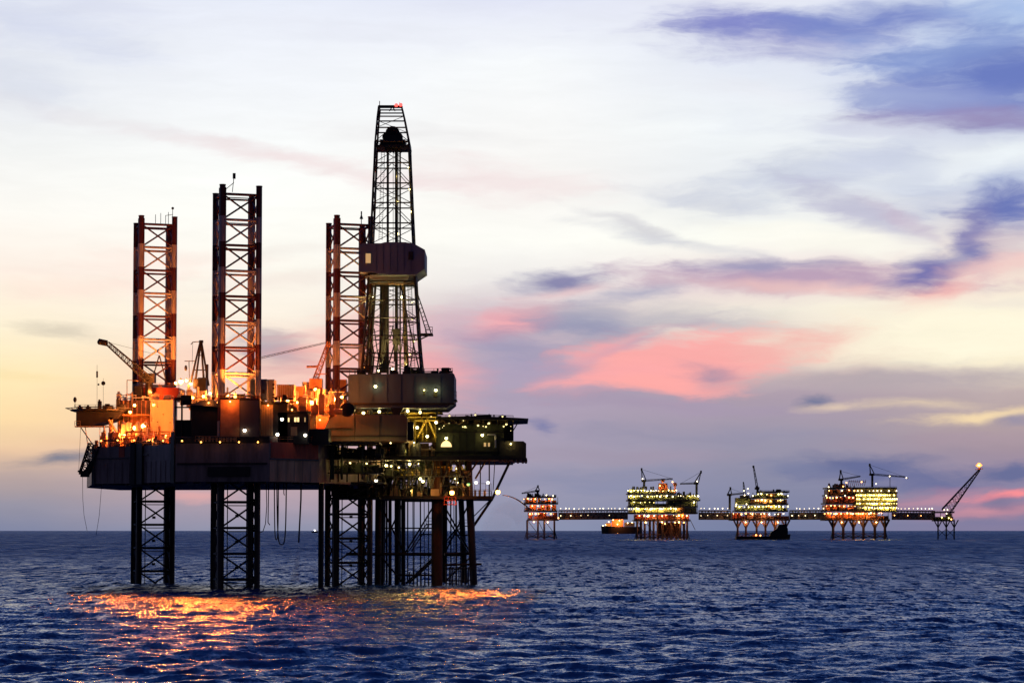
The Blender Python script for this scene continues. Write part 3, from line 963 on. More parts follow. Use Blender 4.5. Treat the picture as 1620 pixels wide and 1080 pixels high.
    for p in (196, 203, 218, 230):
        tk = MB()
        a = W(p, 699, 622)
        tk.tube(a, a + Vector((0, 0, rnd.uniform(3.2, 5.5))), 0.75, 12)
        tk.ball(a + Vector((0, 0, 5.0)), 0.6)
        part(tk, 'bulk_tank', M['cream'], rig)
    # dark equipment silhouettes and a gallery below the houses
    gl = MB()
    for p0, p1, q0, q1 in ((186, 236, 655, 657), (196, 238, 676, 678)):
        gl.pbox(p0, p1, q0, q1, 637, 5)
    for p in range(188, 238, 7):
        gl.pbox(p, p + 0.9, 633, 700, 636.6, 0.3)
    part(gl, 'pipe_gallery', M['orange'], rig)

    # ---- helideck at the left end
    heli = []
    for k in range(8):
        a = R(22.5 + 45 * k)
        c = W(159, 648, 640)
        heli.append((c.x + 8.4 * math.cos(a), 640 + 9.5 * math.sin(a)))
    zt = W(159, 645.5, 631).z
    hd = part(MB().prism(heli, zt - 0.5, zt), 'helideck', M['dark'], rig)
    net = MB()
    outer_ = [(W(159, 648, 640).x + (p[0] - W(159, 648, 640).x) * 1.16, 640 + (p[1] - 640) * 1.16) for p in heli]
    for k in range(8):
        k2 = (k + 1) % 8
        net.tube((*outer_[k], zt + 0.25), (*outer_[k2], zt + 0.25), 0.12, 5)
        for f in (0, 0.33, 0.66):
            p = Vector((*heli[k], zt - 0.2)).lerp(Vector((*heli[k2], zt - 0.2)), f)
            q = Vector((*outer_[k], zt + 0.25)).lerp(Vector((*outer_[k2], zt + 0.25)), f)
            net.tube(p, q, 0.09, 4)
    part(net, 'safety_net', M['dark'], hd)
    sup = MB().profile([(W(127, 0, 634).x, W(0, 650, 634).z), (W(127, 0, 634).x, W(0, 673, 634).z), (W(150, 0, 634).x, W(0, 672.5, 634).z),
                        (W(192, 0, 634).x, W(0, 661, 634).z), (W(200, 0, 634).x, W(0, 650, 634).z)], 634, 646)
    part(sup, 'support_box', M['dark'], hd)
    rl = MB()
    rl.pbox(118, 173, 673.4, 675.2, 633, 2)
    rl.rail([W(118, 673.4, 633.1), W(127, 673.4, 633.1)], 1.3, 0.07)
    part(rl, 'catwalk', M['olive'], hd)
    st = MB()
    st.pbox(172, 178, 660, 700, 634, 1.2)
    st.tube(W(172, 664, 633), W(190, 692, 633), 0.4, 6)
    st.tube(W(128, 676, 634), W(149, 706, 612), 0.16, 5)
    st.tube(W(135, 676, 634), W(142, 728, 610), 0.12, 5)
    st.tube(W(158, 676, 633), W(158, 700, 624), 0.09, 5)
    part(st, 'prop', M['olive'], hd)
    gear = MB()
    for p, q, w_ in ((157, 634, 5), (186, 631, 5), (126, 643, 7), (139, 643, 7), (170, 641, 16), (192, 640, 10)):
        gear.pbox(p - w_ / 2, p + w_ / 2, q, 646.5, 634, 1.6)
        gear.pbox(p - w_ / 4, p + w_ / 5, q - 2.5, q, 634.4, 0.8)
    gear.rail([W(118, 645.6, 631), W(200, 645.6, 631)], 1.0, 0.06)
    gear.tube(W(119, 645, 634), W(118.4, 630, 634), 0.08, 5)
    gear.ball(W(118.6, 632, 634), 0.5, 6, 5, 1.6)
    part(gear, 'firefighting_gear', M['dark'], hd)
    # masts at the left end
    ms = MB()
    ms.tube(W(201, 650, 640), W(201, 601, 640), 0.12, 5)
    ms.tube(W(201, 601, 640), W(219, 602, 640), 0.1, 5)
    ms.tube(W(209, 640, 640), W(209, 620, 640), 0.35, 6, 0.2)
    part(ms, 'light_mast', M['olive'], rig)
    ms = MB()
    ms.tube(W(153.6, 646, 640), W(153.6, 577, 640), 0.045, 5)
    ms.tube(W(153.6, 597, 640), W(153.6, 587, 640), 0.28, 6)
    ms.tube(W(163.4, 646, 640), W(163.4, 598, 640), 0.045, 5)
    ms.ball(W(163.4, 606, 640), 0.62, 7, 5)
    ms.ball(W(155.8, 608, 640), 0.3, 6, 4)
    part(ms, 'aerial', M['dark'], rig)
    # anchor rack, slanting down from the bow
    ar = MB()
    a0, a1 = W(150, 704, 606), W(133, 748, 606)
    ar.lattice(a0, a1, 3.0, 2.2, 5, 0.22, 0.16)
    ar.lattice(a0 + Vector((2, 1, -1)), a1 + Vector((0.6, 1, 0.2)), 1.2, 1.2, 5, 0.25, 0.2)
    ar.pbox(127, 139, 744, 754, 605, 2.6)
    ar.tube(W(123, 745, 606), W(140, 747, 606), 0.25, 6)
    ar.pbox(124.5, 130, 745, 750, 605.3, 1.2)
    ar.tube(W(136, 727, 606), W(155, 741, 606), 0.35, 6)
    ar.ball(W(142, 738, 606), 0.9, 7, 5)
    part(ar, 'anchor_rack', M['dark'], rig)

    # ---- cranes
    def crane(base, tip, wa, wb, n, name='pedestal_crane', m='dark', rc=0.14):
        b = Vector(base)
        pd = MB()
        pd.tube(b - Vector((0, 0, 5.5)), b - Vector((0, 0, 0.4)), 1.1, 10)
        pd.box(b.x - 1.7, b.x + 1.7, b.y - 1.5, b.y + 1.8, b.z - 0.4, b.z + 2.2)
        c = part(pd, name, M[m], rig, base)
        return c
    c = crane(W(236, 603, 645), None, 0, 0, 0)
    bm = MB().lattice(W(236, 601, 644), W(170, 543, 640), 1.9, 1.0, 14, 0.13, 0.08)
    bm.tube(W(170, 541, 640), W(156, 538, 640), 0.5, 6)
    bm.tube(W(170, 545, 640), W(156, 541, 640), 0.5, 6, 0.7)
    bm.ball(W(158, 541, 640), 0.8, 7, 5)
    part(bm, 'boom', M['dark'], c)
    wl = MB()
    wl.tube(W(158, 538, 640), W(240, 590, 644), 0.05, 4)
    wl.tube(W(158, 538, 640), W(252, 562, 645), 0.05, 4)
    wl.path([W(241, 600, 644), W(252, 562, 645), W(262, 600, 646)], 0.2, 5)
    part(wl, 'pendant_wire', M['dark'], c)

    c = crane(W(317, 612, 608), None, 0, 0, 0)
    af = MB()
    for a, b in (((301, 608), (316.5, 541)), ((308, 610), (318, 541)), ((330, 610), (319, 541)), ((323, 608), (318, 541))):
        af.tube(W(*a, 607), W(*b, 607), 0.33, 6, 0.25)
    af.pbox(315, 321, 538, 542, 606.5, 1)
    af.tube(W(312, 562, 607), W(321, 562, 607), 0.15, 5)
    af.tube(W(306, 585, 607), W(325, 585, 607), 0.15, 5)
    part(af, 'gantry_frame', M['dark'], c)
    ca = MB()
    ca.pbox(313, 326, 597, 622, 604, 4)
    ca.pbox(325, 329, 576, 600, 605, 1.2)
    part(ca, 'machinery_cab', M['dark'], c)
    wl = MB()
    wl.path([W(302, 545, 607), W(305, 541, 607), W(318, 540, 607)], 0.12, 5)
    wl.path([W(305, 541, 607), W(304, 575, 607)], 0.06, 4)
    wl.path([W(300, 608, 607), W(299, 571, 607), W(310, 571, 607), W(292, 571, 607)], 0.11, 5)
    wl.ball(W(294, 582, 607), 0.4, 6, 5, 2.0)
    part(wl, 'rigging', M['dark'], c)

    c = crane(W(500, 612, 615), None, 0, 0, 0, m='orange')
    bm = MB().lattice(W(498, 603, 615), W(520.5, 541, 616), 1.3, 0.9, 10, 0.13, 0.09)
    part(bm, 'boom', M['orange'], c)
    ab = MB()
    ab.tube(W(485, 580, 615), W(503, 579.5, 615), 0.3, 6)
    ab.tube(W(499, 592, 615), W(517, 591, 615), 0.14, 5)
    ab.pbox(503, 508, 601, 609, 614, 2)
    part(ab, 'jib_arm', M['orange'], c)
    bm = MB().lattice(W(520, 541, 616), W(412, 566, 630), 0.3, 0.45, 26, 0.03, 0.018)
    part(bm, 'stowed_boom', M['steel'], c)

    # ---- cantilever and drill floor
    def prof(pts, D):
        return [(W(p, 650, D).x, W(600, q, D).z) for p, q in pts]
    cl = part(MB().profile(prof([(509, 697), (644, 697), (644, 660), (640, 656), (534, 656), (520, 663), (512, 680)], 608), 608, 646), 'cantilever', M['brown'], rig)
    cr = MB()
    cr.pbox(560.5, 561.3, 657, 696, 607.85, 0.15)
    cr.pbox(600.5, 601.3, 657, 696, 607.85, 0.15)
    cr.pbox(510, 644.5, 689, 691, 607.7, 0.3)
    cr.pbox(514, 556, 677, 678.4, 607.75, 0.25)
    part(cr, 'stiffener', M['dark'], cl)
    box = [(550.5, 645), (706, 645), (718.5, 635), (718.5, 591.5), (716, 590), (553, 592), (550.5, 594)]
    df = part(MB().profile(prof(box, 611), 611, 634), 'drill_floor_house', M['grey'], rig)
    cr = MB()
    for p in (568, 590, 612, 634, 655, 676, 697):
        cr.pbox(p, p + 0.7, 594, 636, 610.87, 0.13)
    part(cr, 'stiffener', M['grey'], df)
    part(MB().pbox(549, 719, 637, 640, 610.6, 0.4), 'walkway_edge', M['dark'], df)
    rr = MB()
    rr.rail([W(553, 592.5, 611.4), W(716, 590, 611.4), W(716, 590, 633)], 1.3, 0.08)
    for p in (706, 711, 715):
        rr.tube(W(p, 592, 614), W(p, 586, 614), 0.14, 5)
    rr.pbox(703, 715, 587, 589, 613, 2)
    part(rr, 'roof_rail', M['dark'], df)
    clutter(df, 'dark', 560, 716, 592, 613, 630, 34, 1.9, rnd)
    clutter(df, 'dark', 640, 664, 592, 613, 618, 8, 2.6, rnd)
    bc = MB()
    bc.pbox(716, 723, 632, 634, 611.5, 6)
    bc.rail([W(718.5, 632, 611.6), W(722.5, 632, 611.6)], 2.2, 0.07)
    part(bc, 'balcony', M['dark'], df)
    for p0, p1, q0, q1 in ((669.5, 672.5, 617, 625), (686, 692, 620, 627)):
        part(MB().pbox(p0, p1, q0, q1, 610.8, 0.2), 'door', M['green'], df)
    # substructure between cantilever and drill floor
    ss = MB()
    for p in (560, 585, 612, 640, 666, 690):
        ss.pbox(p, p + 2.2, 645, 660, 616, 1.0)
        ss.pbox(p, p + 2.2, 645, 660, 628, 1.0)
    ss.pbox(623, 633, 645, 657, 612, 2)
    ss.profile(prof([(618, 645), (638, 645), (631, 657), (624, 657)], 611.5), 611.5, 614)
    part(ss, 'substructure', M['dark'], rig)
    sb = MB()
    sb.pbox(556, 700, 652, 654, 622, 8)
    sb.pbox(640, 692, 656, 700, 634, 1)
    for p0, p1, q in ((640, 690, 659), (645, 676, 654), (655, 692, 664)):
        sb.pbox(p0, p1, q, q + 1.6, 617, 2)
    for p, q in ((646, 690), (668, 660), (656, 685), (674, 690), (688, 660)):
        sb.pbox(p, p + 1.5, 656, 698, 618, 0.8)
    sb.tube(W(660, 692, 617.5), W(676, 662, 617.5), 0.3, 5)
    sb.tube(W(690, 692, 617.5), W(676, 662, 617.5), 0.3, 5)
    part(sb, 'blowout_preventer_deck', M['yellow'], rig)
    part(MB().pbox(638, 654, 667, 696, 612, 3), 'control_panel', M['dark'], rig)

    # ---- derrick
    dc = Vector((W(621.5, 592, 622).x, 622, 0))
    D0 = 622
    widths = [(592, 94), (562, 88), (534, 83.5), (506, 80), (478, 76.5), (449, 73.5), (390, 67), (357, 64), (325, 61), (294, 58.5), (262, 55.5), (228, 53), (206, 47), (188, 42), (171, 36)]
    ctr = [621.5] * 15
    rings = []
    for (py, wd) in widths:
        z = W(622, py, D0).z
        w = wd * D0 / 3600 / 2
        cxs = W(621.5 - (0.0 if py > 228 else (228 - py) * 0.06), py, D0).x
        rings.append([Vector((cxs + sx * w, D0 + sy * w, z)) for sx, sy in ((-1, -1), (1, -1), (1, 1), (-1, 1))])
    lg = MB()
    der = None
    bz = MB()
    for i in range(len(rings) - 1):
        for j in range(4):
            p, q = rings[i], rings[i + 1]
            k = (j + 1) % 4
            bz.tube(p[j], q[j], 0.32 if i < 11 else 0.26, 6)
            bz.tube(q[j], q[k], 0.2, 5)
            if i == 5 or i > 11:
                if i < 13:
                    bz.tube(p[j], q[k], 0.1, 4)
                continue
            # K bracing: the two legs to the middle of the girt above
            m = (q[j] + q[k]) / 2
            if i % 2:
                bz.tube(p[j], m, 0.13, 4)
                bz.tube(p[k], m, 0.13, 4)
            else:
                bz.tube(p[j], q[k], 0.13, 4)
                bz.tube(p[k], q[j], 0.13, 4)
    der = part(bz, 'derrick', M['dark'], rig, dc)
    for p, r in ((613.5, 0.34), (627, 0.42), (633, 0.24)):
        part(MB().tube(W(p, 592, D0), W(p, 226, D0), r, 7), 'guide_rail', M['dark'], der)
    for i in range(11):
        part(MB().tube(W(600 + i * 1.3, 590, D0 + 2), W(602 + i * 0.9, 440, D0 + 2.5), 0.13, 5), 'racked_pipe', M['dark'], der)
    for i in range(6):
        part(MB().tube(W(640 + i * 1.2, 590, D0 + 3), W(636 + i * 0.8, 440, D0 + 3), 0.12, 5), 'racked_pipe', M['olive'], der)
    tb = MB()
    tb.pbox(621, 632, 520, 545, D0 - 1, 2)
    tb.tube(W(626, 545, D0), W(626, 572, D0), 0.55, 8)
    tb.tube(W(622, 226, D0), W(622, 520, D0), 0.1, 4)
    tb.tube(W(630, 226, D0), W(630, 520, D0), 0.1, 4)
    part(tb, 'travelling_block', M['dark'], der)
    cb = MB()
    zc = W(622, 232, D0).z
    cxx = W(621.3, 230, D0).x
    cb.pbox(594.5, 649, 229, 232.5, D0 - 4.6, 9.2)
    cb.pbox(601, 641, 221, 229, D0 - 3.4, 6.8)
    cb.pbox(606, 636, 214, 221, D0 - 3.0, 6.0)
    cb.tube(W(621, 211, D0 - 2.2), W(621, 211, D0 + 2.2), 2.0, 14)
    cb.tube(W(612, 217, D0 - 2.4), W(612, 217, D0 + 2.4), 1.3, 12)
    cb.tube(W(630, 217, D0 - 2.4), W(630, 217, D0 + 2.4), 1.3, 12)
    cb.pbox(608, 634, 232, 237, D0 - 2, 4)
    cb.rail([W(596, 229, D0 - 4.4), W(648, 229, D0 - 4.4)], 1.4, 0.08)
    part(cb, 'crown_block', M['dark'], der)
    gp = MB()
    gp.pbox(600, 637, 168, 171, D0 - 3.2, 0.5)
    gp.pbox(600, 637, 178, 179.8, D0 - 3.3, 0.5)
    gp.tube(W(600.6, 190, D0 - 3), W(600.6, 160, D0 - 3), 0.11, 5)
    gp.tube(W(599.6, 183, D0 - 3), W(599.6, 175, D0 - 3), 0.35, 6)
    gp.path([W(616, 176, D0 - 3.1), W(621, 169, D0 - 3.1), W(625, 176, D0 - 3.1)], 0.16, 5)
    gp.tube(W(632, 168, D0 - 3), W(632, 162, D0 - 3), 0.07, 4)
    part(gp, 'gin_pole_frame', M['dark'], der)
    # monkey board cabin: octagonal wind wall
    zb, ztp = W(622, 432, D0 - 9).z, W(622, 385, D0 - 9).z
    cx0 = W(620.5, 400, D0).x
    hw, hd2 = 8.9, 8.6
    ch = 2.6
    octo = [(cx0 - hw + ch, D0 - hd2), (cx0 + hw - ch, D0 - hd2), (cx0 + hw, D0 - hd2 + ch), (cx0 + hw, D0 + hd2 - ch),
            (cx0 + hw - ch, D0 + hd2), (cx0 - hw + ch, D0 + hd2), (cx0 - hw, D0 + hd2 - ch), (cx0 - hw, D0 - hd2 + ch)]
    n = 8
    face = [(568, 389), (574, 384.5), (598, 386), (609, 383), (641, 383), (655, 385.5), (672, 395), (672, 425), (657, 435), (603, 433.5), (590, 430.5), (568, 430)][::-1]
    wall = part(MB().profile([(W(p, 400, D0 - hd2).x, W(600, q, D0 - hd2).z) for p, q in face], D0 - hd2, D0 + hd2), 'wind_wall', M['cabin'], der)
    hop = MB()
    sm = [(cx0 + (x - cx0) * 0.72, D0 + (y - D0) * 0.72) for x, y in octo]
    oc2 = [(cx0 + (x - cx0) * 0.8, D0 + (y - D0) * 0.95) for x, y in octo]
    vs = [(x, y, zb - 1.9) for x, y in sm] + [(x, y, zb - 0.4) for x, y in oc2]
    fs = [(i, (i + 1) % n, n + (i + 1) % n, n + i) for i in range(n)] + [tuple(range(n - 1, -1, -1)), tuple(range(n, 2 * n))]
    hop.add(vs, fs)
    part(hop, 'floor_skirt', M['grey'], wall)
    yf = D0 - hd2
    part(MB().pbox(578.5, 586.5, 401, 416, yf - 0.15 + 0.0, 0.15), 'window', M['lit_dim'], wall)
    cr = MB()
    for p in (595, 606, 617, 628, 639, 650):
        cr.pbox(p, p + 0.6, 387, 431, yf - 0.1, 0.1)
    part(cr, 'stiffener', M['grey'], wall)
    part(MB().pbox(646, 654, 398, 411, yf - 0.16, 0.12), 'hatch', M['dark'], wall)
    un = MB()
    for p, q in (((600, 447), (590, 436)), ((600, 447), (610, 436)), ((640, 447), (632, 436)), ((640, 447), (650, 436)), ((618, 450), (605, 436)), ((618, 450), (632, 436))):
        un.tube(W(*p, D0 - 5), W(*q, D0 - 5), 0.16, 5)
    un.pbox(588, 656, 447, 449.5, D0 - 6, 1)
    part(un, 'cabin_support', M['olive'], der)
    # escape platform with slanting ladder
    ep = MB()
    ep.pbox(664, 684.5, 527, 529.5, D0 - 4, 5)
    ep.rail([W(673, 527, D0 - 4), W(684, 527, D0 - 4), W(684, 527, D0 + 1)], 1.7, 0.1, 1.2)
    ep.tube(W(666, 536, D0), W(684, 528, D0), 0.2, 5)
    ep.tube(W(661, 466, D0 - 3), W(682, 527, D0 - 3), 0.16, 5)
    ep.tube(W(658, 470, D0 - 3), W(675, 527, D0 - 3), 0.16, 5)
    for k in range(9):
        f = k / 9
        ep.tube(W(661 + 21 * f, 466 + 61 * f, D0 - 3), W(658 + 17 * f, 470 + 57 * f, D0 - 3), 0.12, 4)
    part(ep, 'escape_platform', M['dark'], der)
    dg = MB()
    dg.tube(W(596, 588, D0 - 8), W(612, 470, D0 - 3), 0.22, 5)
    dg.tube(W(611, 590, D0 - 6), W(624, 545, D0 - 6), 0.2, 5)
    dg.tube(W(634, 452, D0 - 5), W(664, 590, D0 - 7), 0.2, 5)
    dg.path([W(590, 588, D0 - 8.5), W(592, 560, D0 - 8.5), W(584, 520, D0 - 8)], 0.2, 5)
    dg.pbox(574, 604, 578, 580, D0 - 9, 1.0)
    for a_, b_, r_ in (((585, 588), (594, 450), 0.34), ((579, 588), (589, 450), 0.3), ((604, 588), (608, 450), 0.5), ((609, 588), (611, 450), 0.4), ((646, 588), (640, 450), 0.26)):
        part(MB().tube(W(*a_, D0 - 1), W(*b_, D0 - 1), r_, 7), 'standpipe', M['dark'], der)
    for x0_, x1_, top_, low_ in ((592, 610, 520, 575), (640, 628, 500, 560), (600, 622, 480, 540), (656, 640, 530, 584)):
        part(MB().path([W(x0_ + (x1_ - x0_) * k / 8, top_ + (low_ - top_) * math.sin(math.pi * k / 8 * 0.8), D0 - 4) for k in range(9)], 0.16, 5), 'service_hose', M['rope'], der)
    part(dg, 'derrick_stay', M['dark'], der)
    part(MB().ladder(W(654, 590, D0 - 8.6), W(648, 450, D0 - 6.6), 1.0, 0.1), 'derrick_ladder', M['dark'], der)
    part(MB().ladder(W(602, 380, D0 - 5.2), W(606, 240, D0 - 4.2), 0.9, 0.08), 'derrick_ladder', M['dark'], der)

    # ---- hull's aft machinery space, seen under the cantilever
    tx = MB()
    tx.pbox(507, 600, 699, 701.5, 592, 12)
    tx.pbox(519, 608, 762, 765, 613, 26)
    tx.pbox(521, 600, 786, 789, 617, 18)
    for p in (521, 534, 548, 566, 580, 594):
        tx.pbox(p, p + 2.2, 700, 762, 600, 0.8)
        tx.pbox(p, p + 2.0, 762, 788, 616, 0.8)
    for a, b in (((536, 748), (548, 730)), ((548, 730), (562, 748)), ((566, 748), (577, 731)), ((577, 731), (592, 748)), ((521, 786), (545, 765)), ((545, 786), (521, 765)), ((555, 786), (590, 765))):
        tx.tube(W(*a, 600 if a[1] < 760 else 615), W(*b, 600 if b[1] < 764 else 615), 0.3, 5)
    part(tx, 'hanging_deck', M['dark'], rig)
    hd_ = part(MB().pbox(507, 604, 725, 726.5, 597, 10).pbox(507, 604, 747, 748.5, 598, 10), 'machinery_gallery', M['dark'], rig)
    clutter(hd_, 'green', 510, 600, 725, 598, 605, 30, 3.4, rnd)
    clutter(hd_, 'green', 522, 600, 747, 599, 606, 24, 2.8, rnd)
    clutter(hd_, 'green', 522, 598, 786, 618, 632, 36, 3.8, rnd)
    for p in (524, 527, 541, 573):
        part(MB().tube(W(p, 704, 597), W(p, 758, 597), 0.3, 7), 'riser', M['green'], hd_)

    # ---- lamps
    for px, py, D in ((214, 677, 628), (227, 674, 628), (493, 637, 603), (529, 634, 617), (286, 604, 607), (509, 636, 612)):
        lp = fixture('sodium_floodlight', L_SODIUM, rig, W(px, py, D))
        beam(lp, W(px, py, D) + Vector((0, -1.0, 0.2)), 9000, ORANGE)
    # floodlights added along the hull edge to make the orange reflection on the sea
    for px, py, D, pw in ((160, 697, 604, 0.5), (186, 696, 602, 1.0), (212, 696, 600, 1.2), (236, 696, 596, 1.3), (258, 697, 592, 1.2), (288, 697, 577, 1.0), (318, 699, 576, 0.9), (348, 699, 576, 0.7), (378, 699, 576, 0.5), (408, 699, 576, 0.3)):
        lp = fixture('sodium_floodlight', L_SODIUM_S, rig, W(px, py, D), 0.5)
        beam(lp, W(px, py, D) + Vector((0, -1.0, -0.3)), 2.4e4 * pw, SEA_ORANGE, (0.02, -1, -0.10), 62, 0.6)
    # floodlights aimed up the legs
    for px, py, D, pw in ((243, 640, 634, 1.0), (372, 627, 578, 0.5), (531, 640, 613, 1.2)):
        lp = fixture('sodium_floodlight', L_SODIUM_S, rig, W(px, py, D))
        beam(lp, W(px, py, D) + Vector((0, 0.4, 0.8)), 75000 * pw * (1.8 if px == 531 else 1.0), ORANGE, (0, 0.42, 1.0) if px != 531 else (0.13, 0.42, 1.0), 90 if px != 531 else 58)
    for px, py, D in ((204, 675, 628), (197, 689, 620), (238, 620, 644.5), (213, 641, 634), (295, 602, 607), (278, 606, 609), (302, 607, 606),
                      (305, 629, 590), (322, 627, 592), (333, 622, 598), (372, 624, 585), (360, 625, 592), (471, 637, 604), (499, 616, 610),
                      (455, 634, 592), (262, 690, 630), (246, 697, 612), (185, 690, 622), (541, 628, 606), (206, 652, 634), (430, 637, 584),
                      (546, 652, 624), (392, 620, 598), (512, 655, 611), (580, 586, 626), (611, 582, 627)):
        lp = fixture('small_sodium_lamp', L_SODIUM_S, rig, W(px, py, D))
        beam(lp, W(px, py, D) + Vector((0, -0.75, 0.1)), 3600, ORANGE)
    for px, py, D, pw in ((364, 635, 577.6, 900), (424, 641, 581.7, 500), (196, 712, 602, 700), (226, 706, 596, 400), (462, 648, 581.5, 250), (330, 637, 581, 260)):
        lp = fixture('small_sodium_lamp', L_SODIUM_S, rig, W(px, py, D), 0.45)
        beam(lp, W(px, py, D) + Vector((0, -0.7, 0.1)), pw, ORANGE)
    for px, py, D in ((594, 611, 610.2), (689.5, 617, 610.3), (600, 651, 614), (645, 650, 616), (665, 652, 620), (575, 653, 614), (636, 470, 626), (676, 690, 616),
                      (629, 370, 624), (690, 668, 616), (660, 676, 616), (645, 580, 624)):
        lp = fixture('yellow_work_lamp', L_YELLOW, rig, W(px, py, D))
        beam(lp, W(px, py, D) + Vector((0, -0.75, 0.1)), 260 if D > 611 else 90, AMBER)
    for px, py, D in ((671, 617, 610.4), (556, 700.5, 606), (575, 700.5, 606), (595, 700.5, 606), (618, 700.5, 606), (538, 701, 605), (652, 478, 618), (652, 505, 618),
                      (655, 540, 616), (646, 265, 616), (648, 300, 616), (650, 335, 616), (628, 280, 622), (629, 320, 622), (628, 440, 618), (650, 443, 618), (608, 440, 617),
                      (604, 520, 626), (554, 732, 598), (580, 733, 598), (540, 735, 601), (506, 664, 607), (506, 679, 607), (648, 560, 618), (590, 470, 620)):
        lp = fixture('small_yellow_lamp', L_YELLOW_S, rig, W(px, py, D))
        beam(lp, W(px, py, D) + Vector((0, -0.5, 0.1)), 130, AMBER)
    for px, py, D in ((387, 680.5, 578.3), (439, 687, 582), (483, 688, 582), (446, 663, 582.3), (595, 760, 611)):
        fixture('white_deck_lamp', L_WHITE, rig, W(px, py, D))
    # uplights added on the drill floor to give the derrick its glow
    for px, py, ax in ((598, 586, 0.12), (643, 586, -0.12), (621, 584, 0.0)):
        lp = fixture('yellow_work_lamp', L_YELLOW, rig, W(px, py, D0 - 5))
        beam(lp, W(px, py, D0 - 4.6) + Vector((0, 0, 0.7)), 15000, AMBER, (ax, 0.22, 1.0), 70)
    for px, py, D in ((603, 428, 621), (640, 428, 621)):
        lp = fixture('small_yellow_lamp', L_YELLOW_S, rig, W(px, 444, D))
        beam(lp, W(px, 446, D), 1500, AMBER)
    for px, py in ((634, 166), (627, 166.5)):
        fixture('red_beacon', L_RED, rig, W(px, py, D0 - 3.3))


build_rig()

# ---- things that hang from the rig
def hanging(name, label, cat, pts, r, D, group=None, m='rope'):
    p3 = [W(p, q, D) for p, q in pts]
    mb = MB().path(p3, r, 6)
    o = mb.build(name, M[m], None, p3[0])
    return tag(o, label, cat, group)


def catenary(p0, p1, low, n=14):
    """a hose hung by both ends: px, py of the ends and of its lowest bend"""
    out = []
    for i in range(n + 1):
        f = i / n
        x = p0[0] + (p1[0] - p0[0]) * (f + 0.10 * math.sin(2 * math.pi * f) * -1)
        top = p0[1] + (p1[1] - p0[1]) * f
        s = 1 - abs(2 * f - 1) ** 3.2
        out.append((x, top + (low - top) * s))
    return out


G1 = 'hoses hanging under the hull'
hanging('hanging_hose', 'black hose hanging in a deep U loop under the brown hull section', 'hose', catenary((438, 761), (453, 761), 861), 0.17, 590, G1)
hanging('hanging_hose', 'second U-shaped black hose loop, slightly shorter, just inside the deepest one', 'hose', catenary((434, 761), (440.5, 761), 853), 0.15, 592, G1)
hanging('hanging_hose', 'short straight hose end hanging nearest the middle leg under the hull', 'hose', [(425, 761), (424.5, 800), (424, 826), (427, 830)], 0.13, 590, G1)
hanging('hanging_hose', 'frayed hose that bends left towards the middle leg at its lower end', 'hose', [(421, 761), (422, 800), (420, 828), (416, 840), (411, 842)], 0.11, 591, G1)
hanging('hanging_hose', 'stub of hose ending highest, right of the U loops', 'hose', [(449, 761), (449, 780), (450, 783)], 0.12, 589, G1)
hanging('discharge_pipe', 'long thin discharge pipe hanging alone under the hull, trailing water below it', 'pipe', [(476.5, 761), (476, 790), (474, 830), (472.5, 858)], 0.22, 590)
G2 = 'mooring wires at the bow'
hanging('mooring_wire', 'thin wire dropping from the anchor rack tip at the far left', 'wire', [(130.5, 752), (131, 790), (133, 815), (138, 840)], 0.06, 605, G2)
hanging('mooring_wire', 'thin wire dropping from the bow corner of the hull, right of the other wire', 'wire', [(161, 762), (159, 790), (157, 815), (152, 846)], 0.06, 606, G2)
hanging('mooring_wire', 'short thin wire hanging from the helideck catwalk outboard of the struts', 'wire', [(127.5, 676), (126.5, 702), (124.5, 745)], 0.05, 633, G2)


# ------------------------------------------------------------------ the fixed wellhead platform beside the rig
FIX = thing('wellhead_platform', 'black wellhead platform on piles beside the drilling rig, yellow-lit under an overhanging top deck', 'oil platform', (-20, 640, 0))


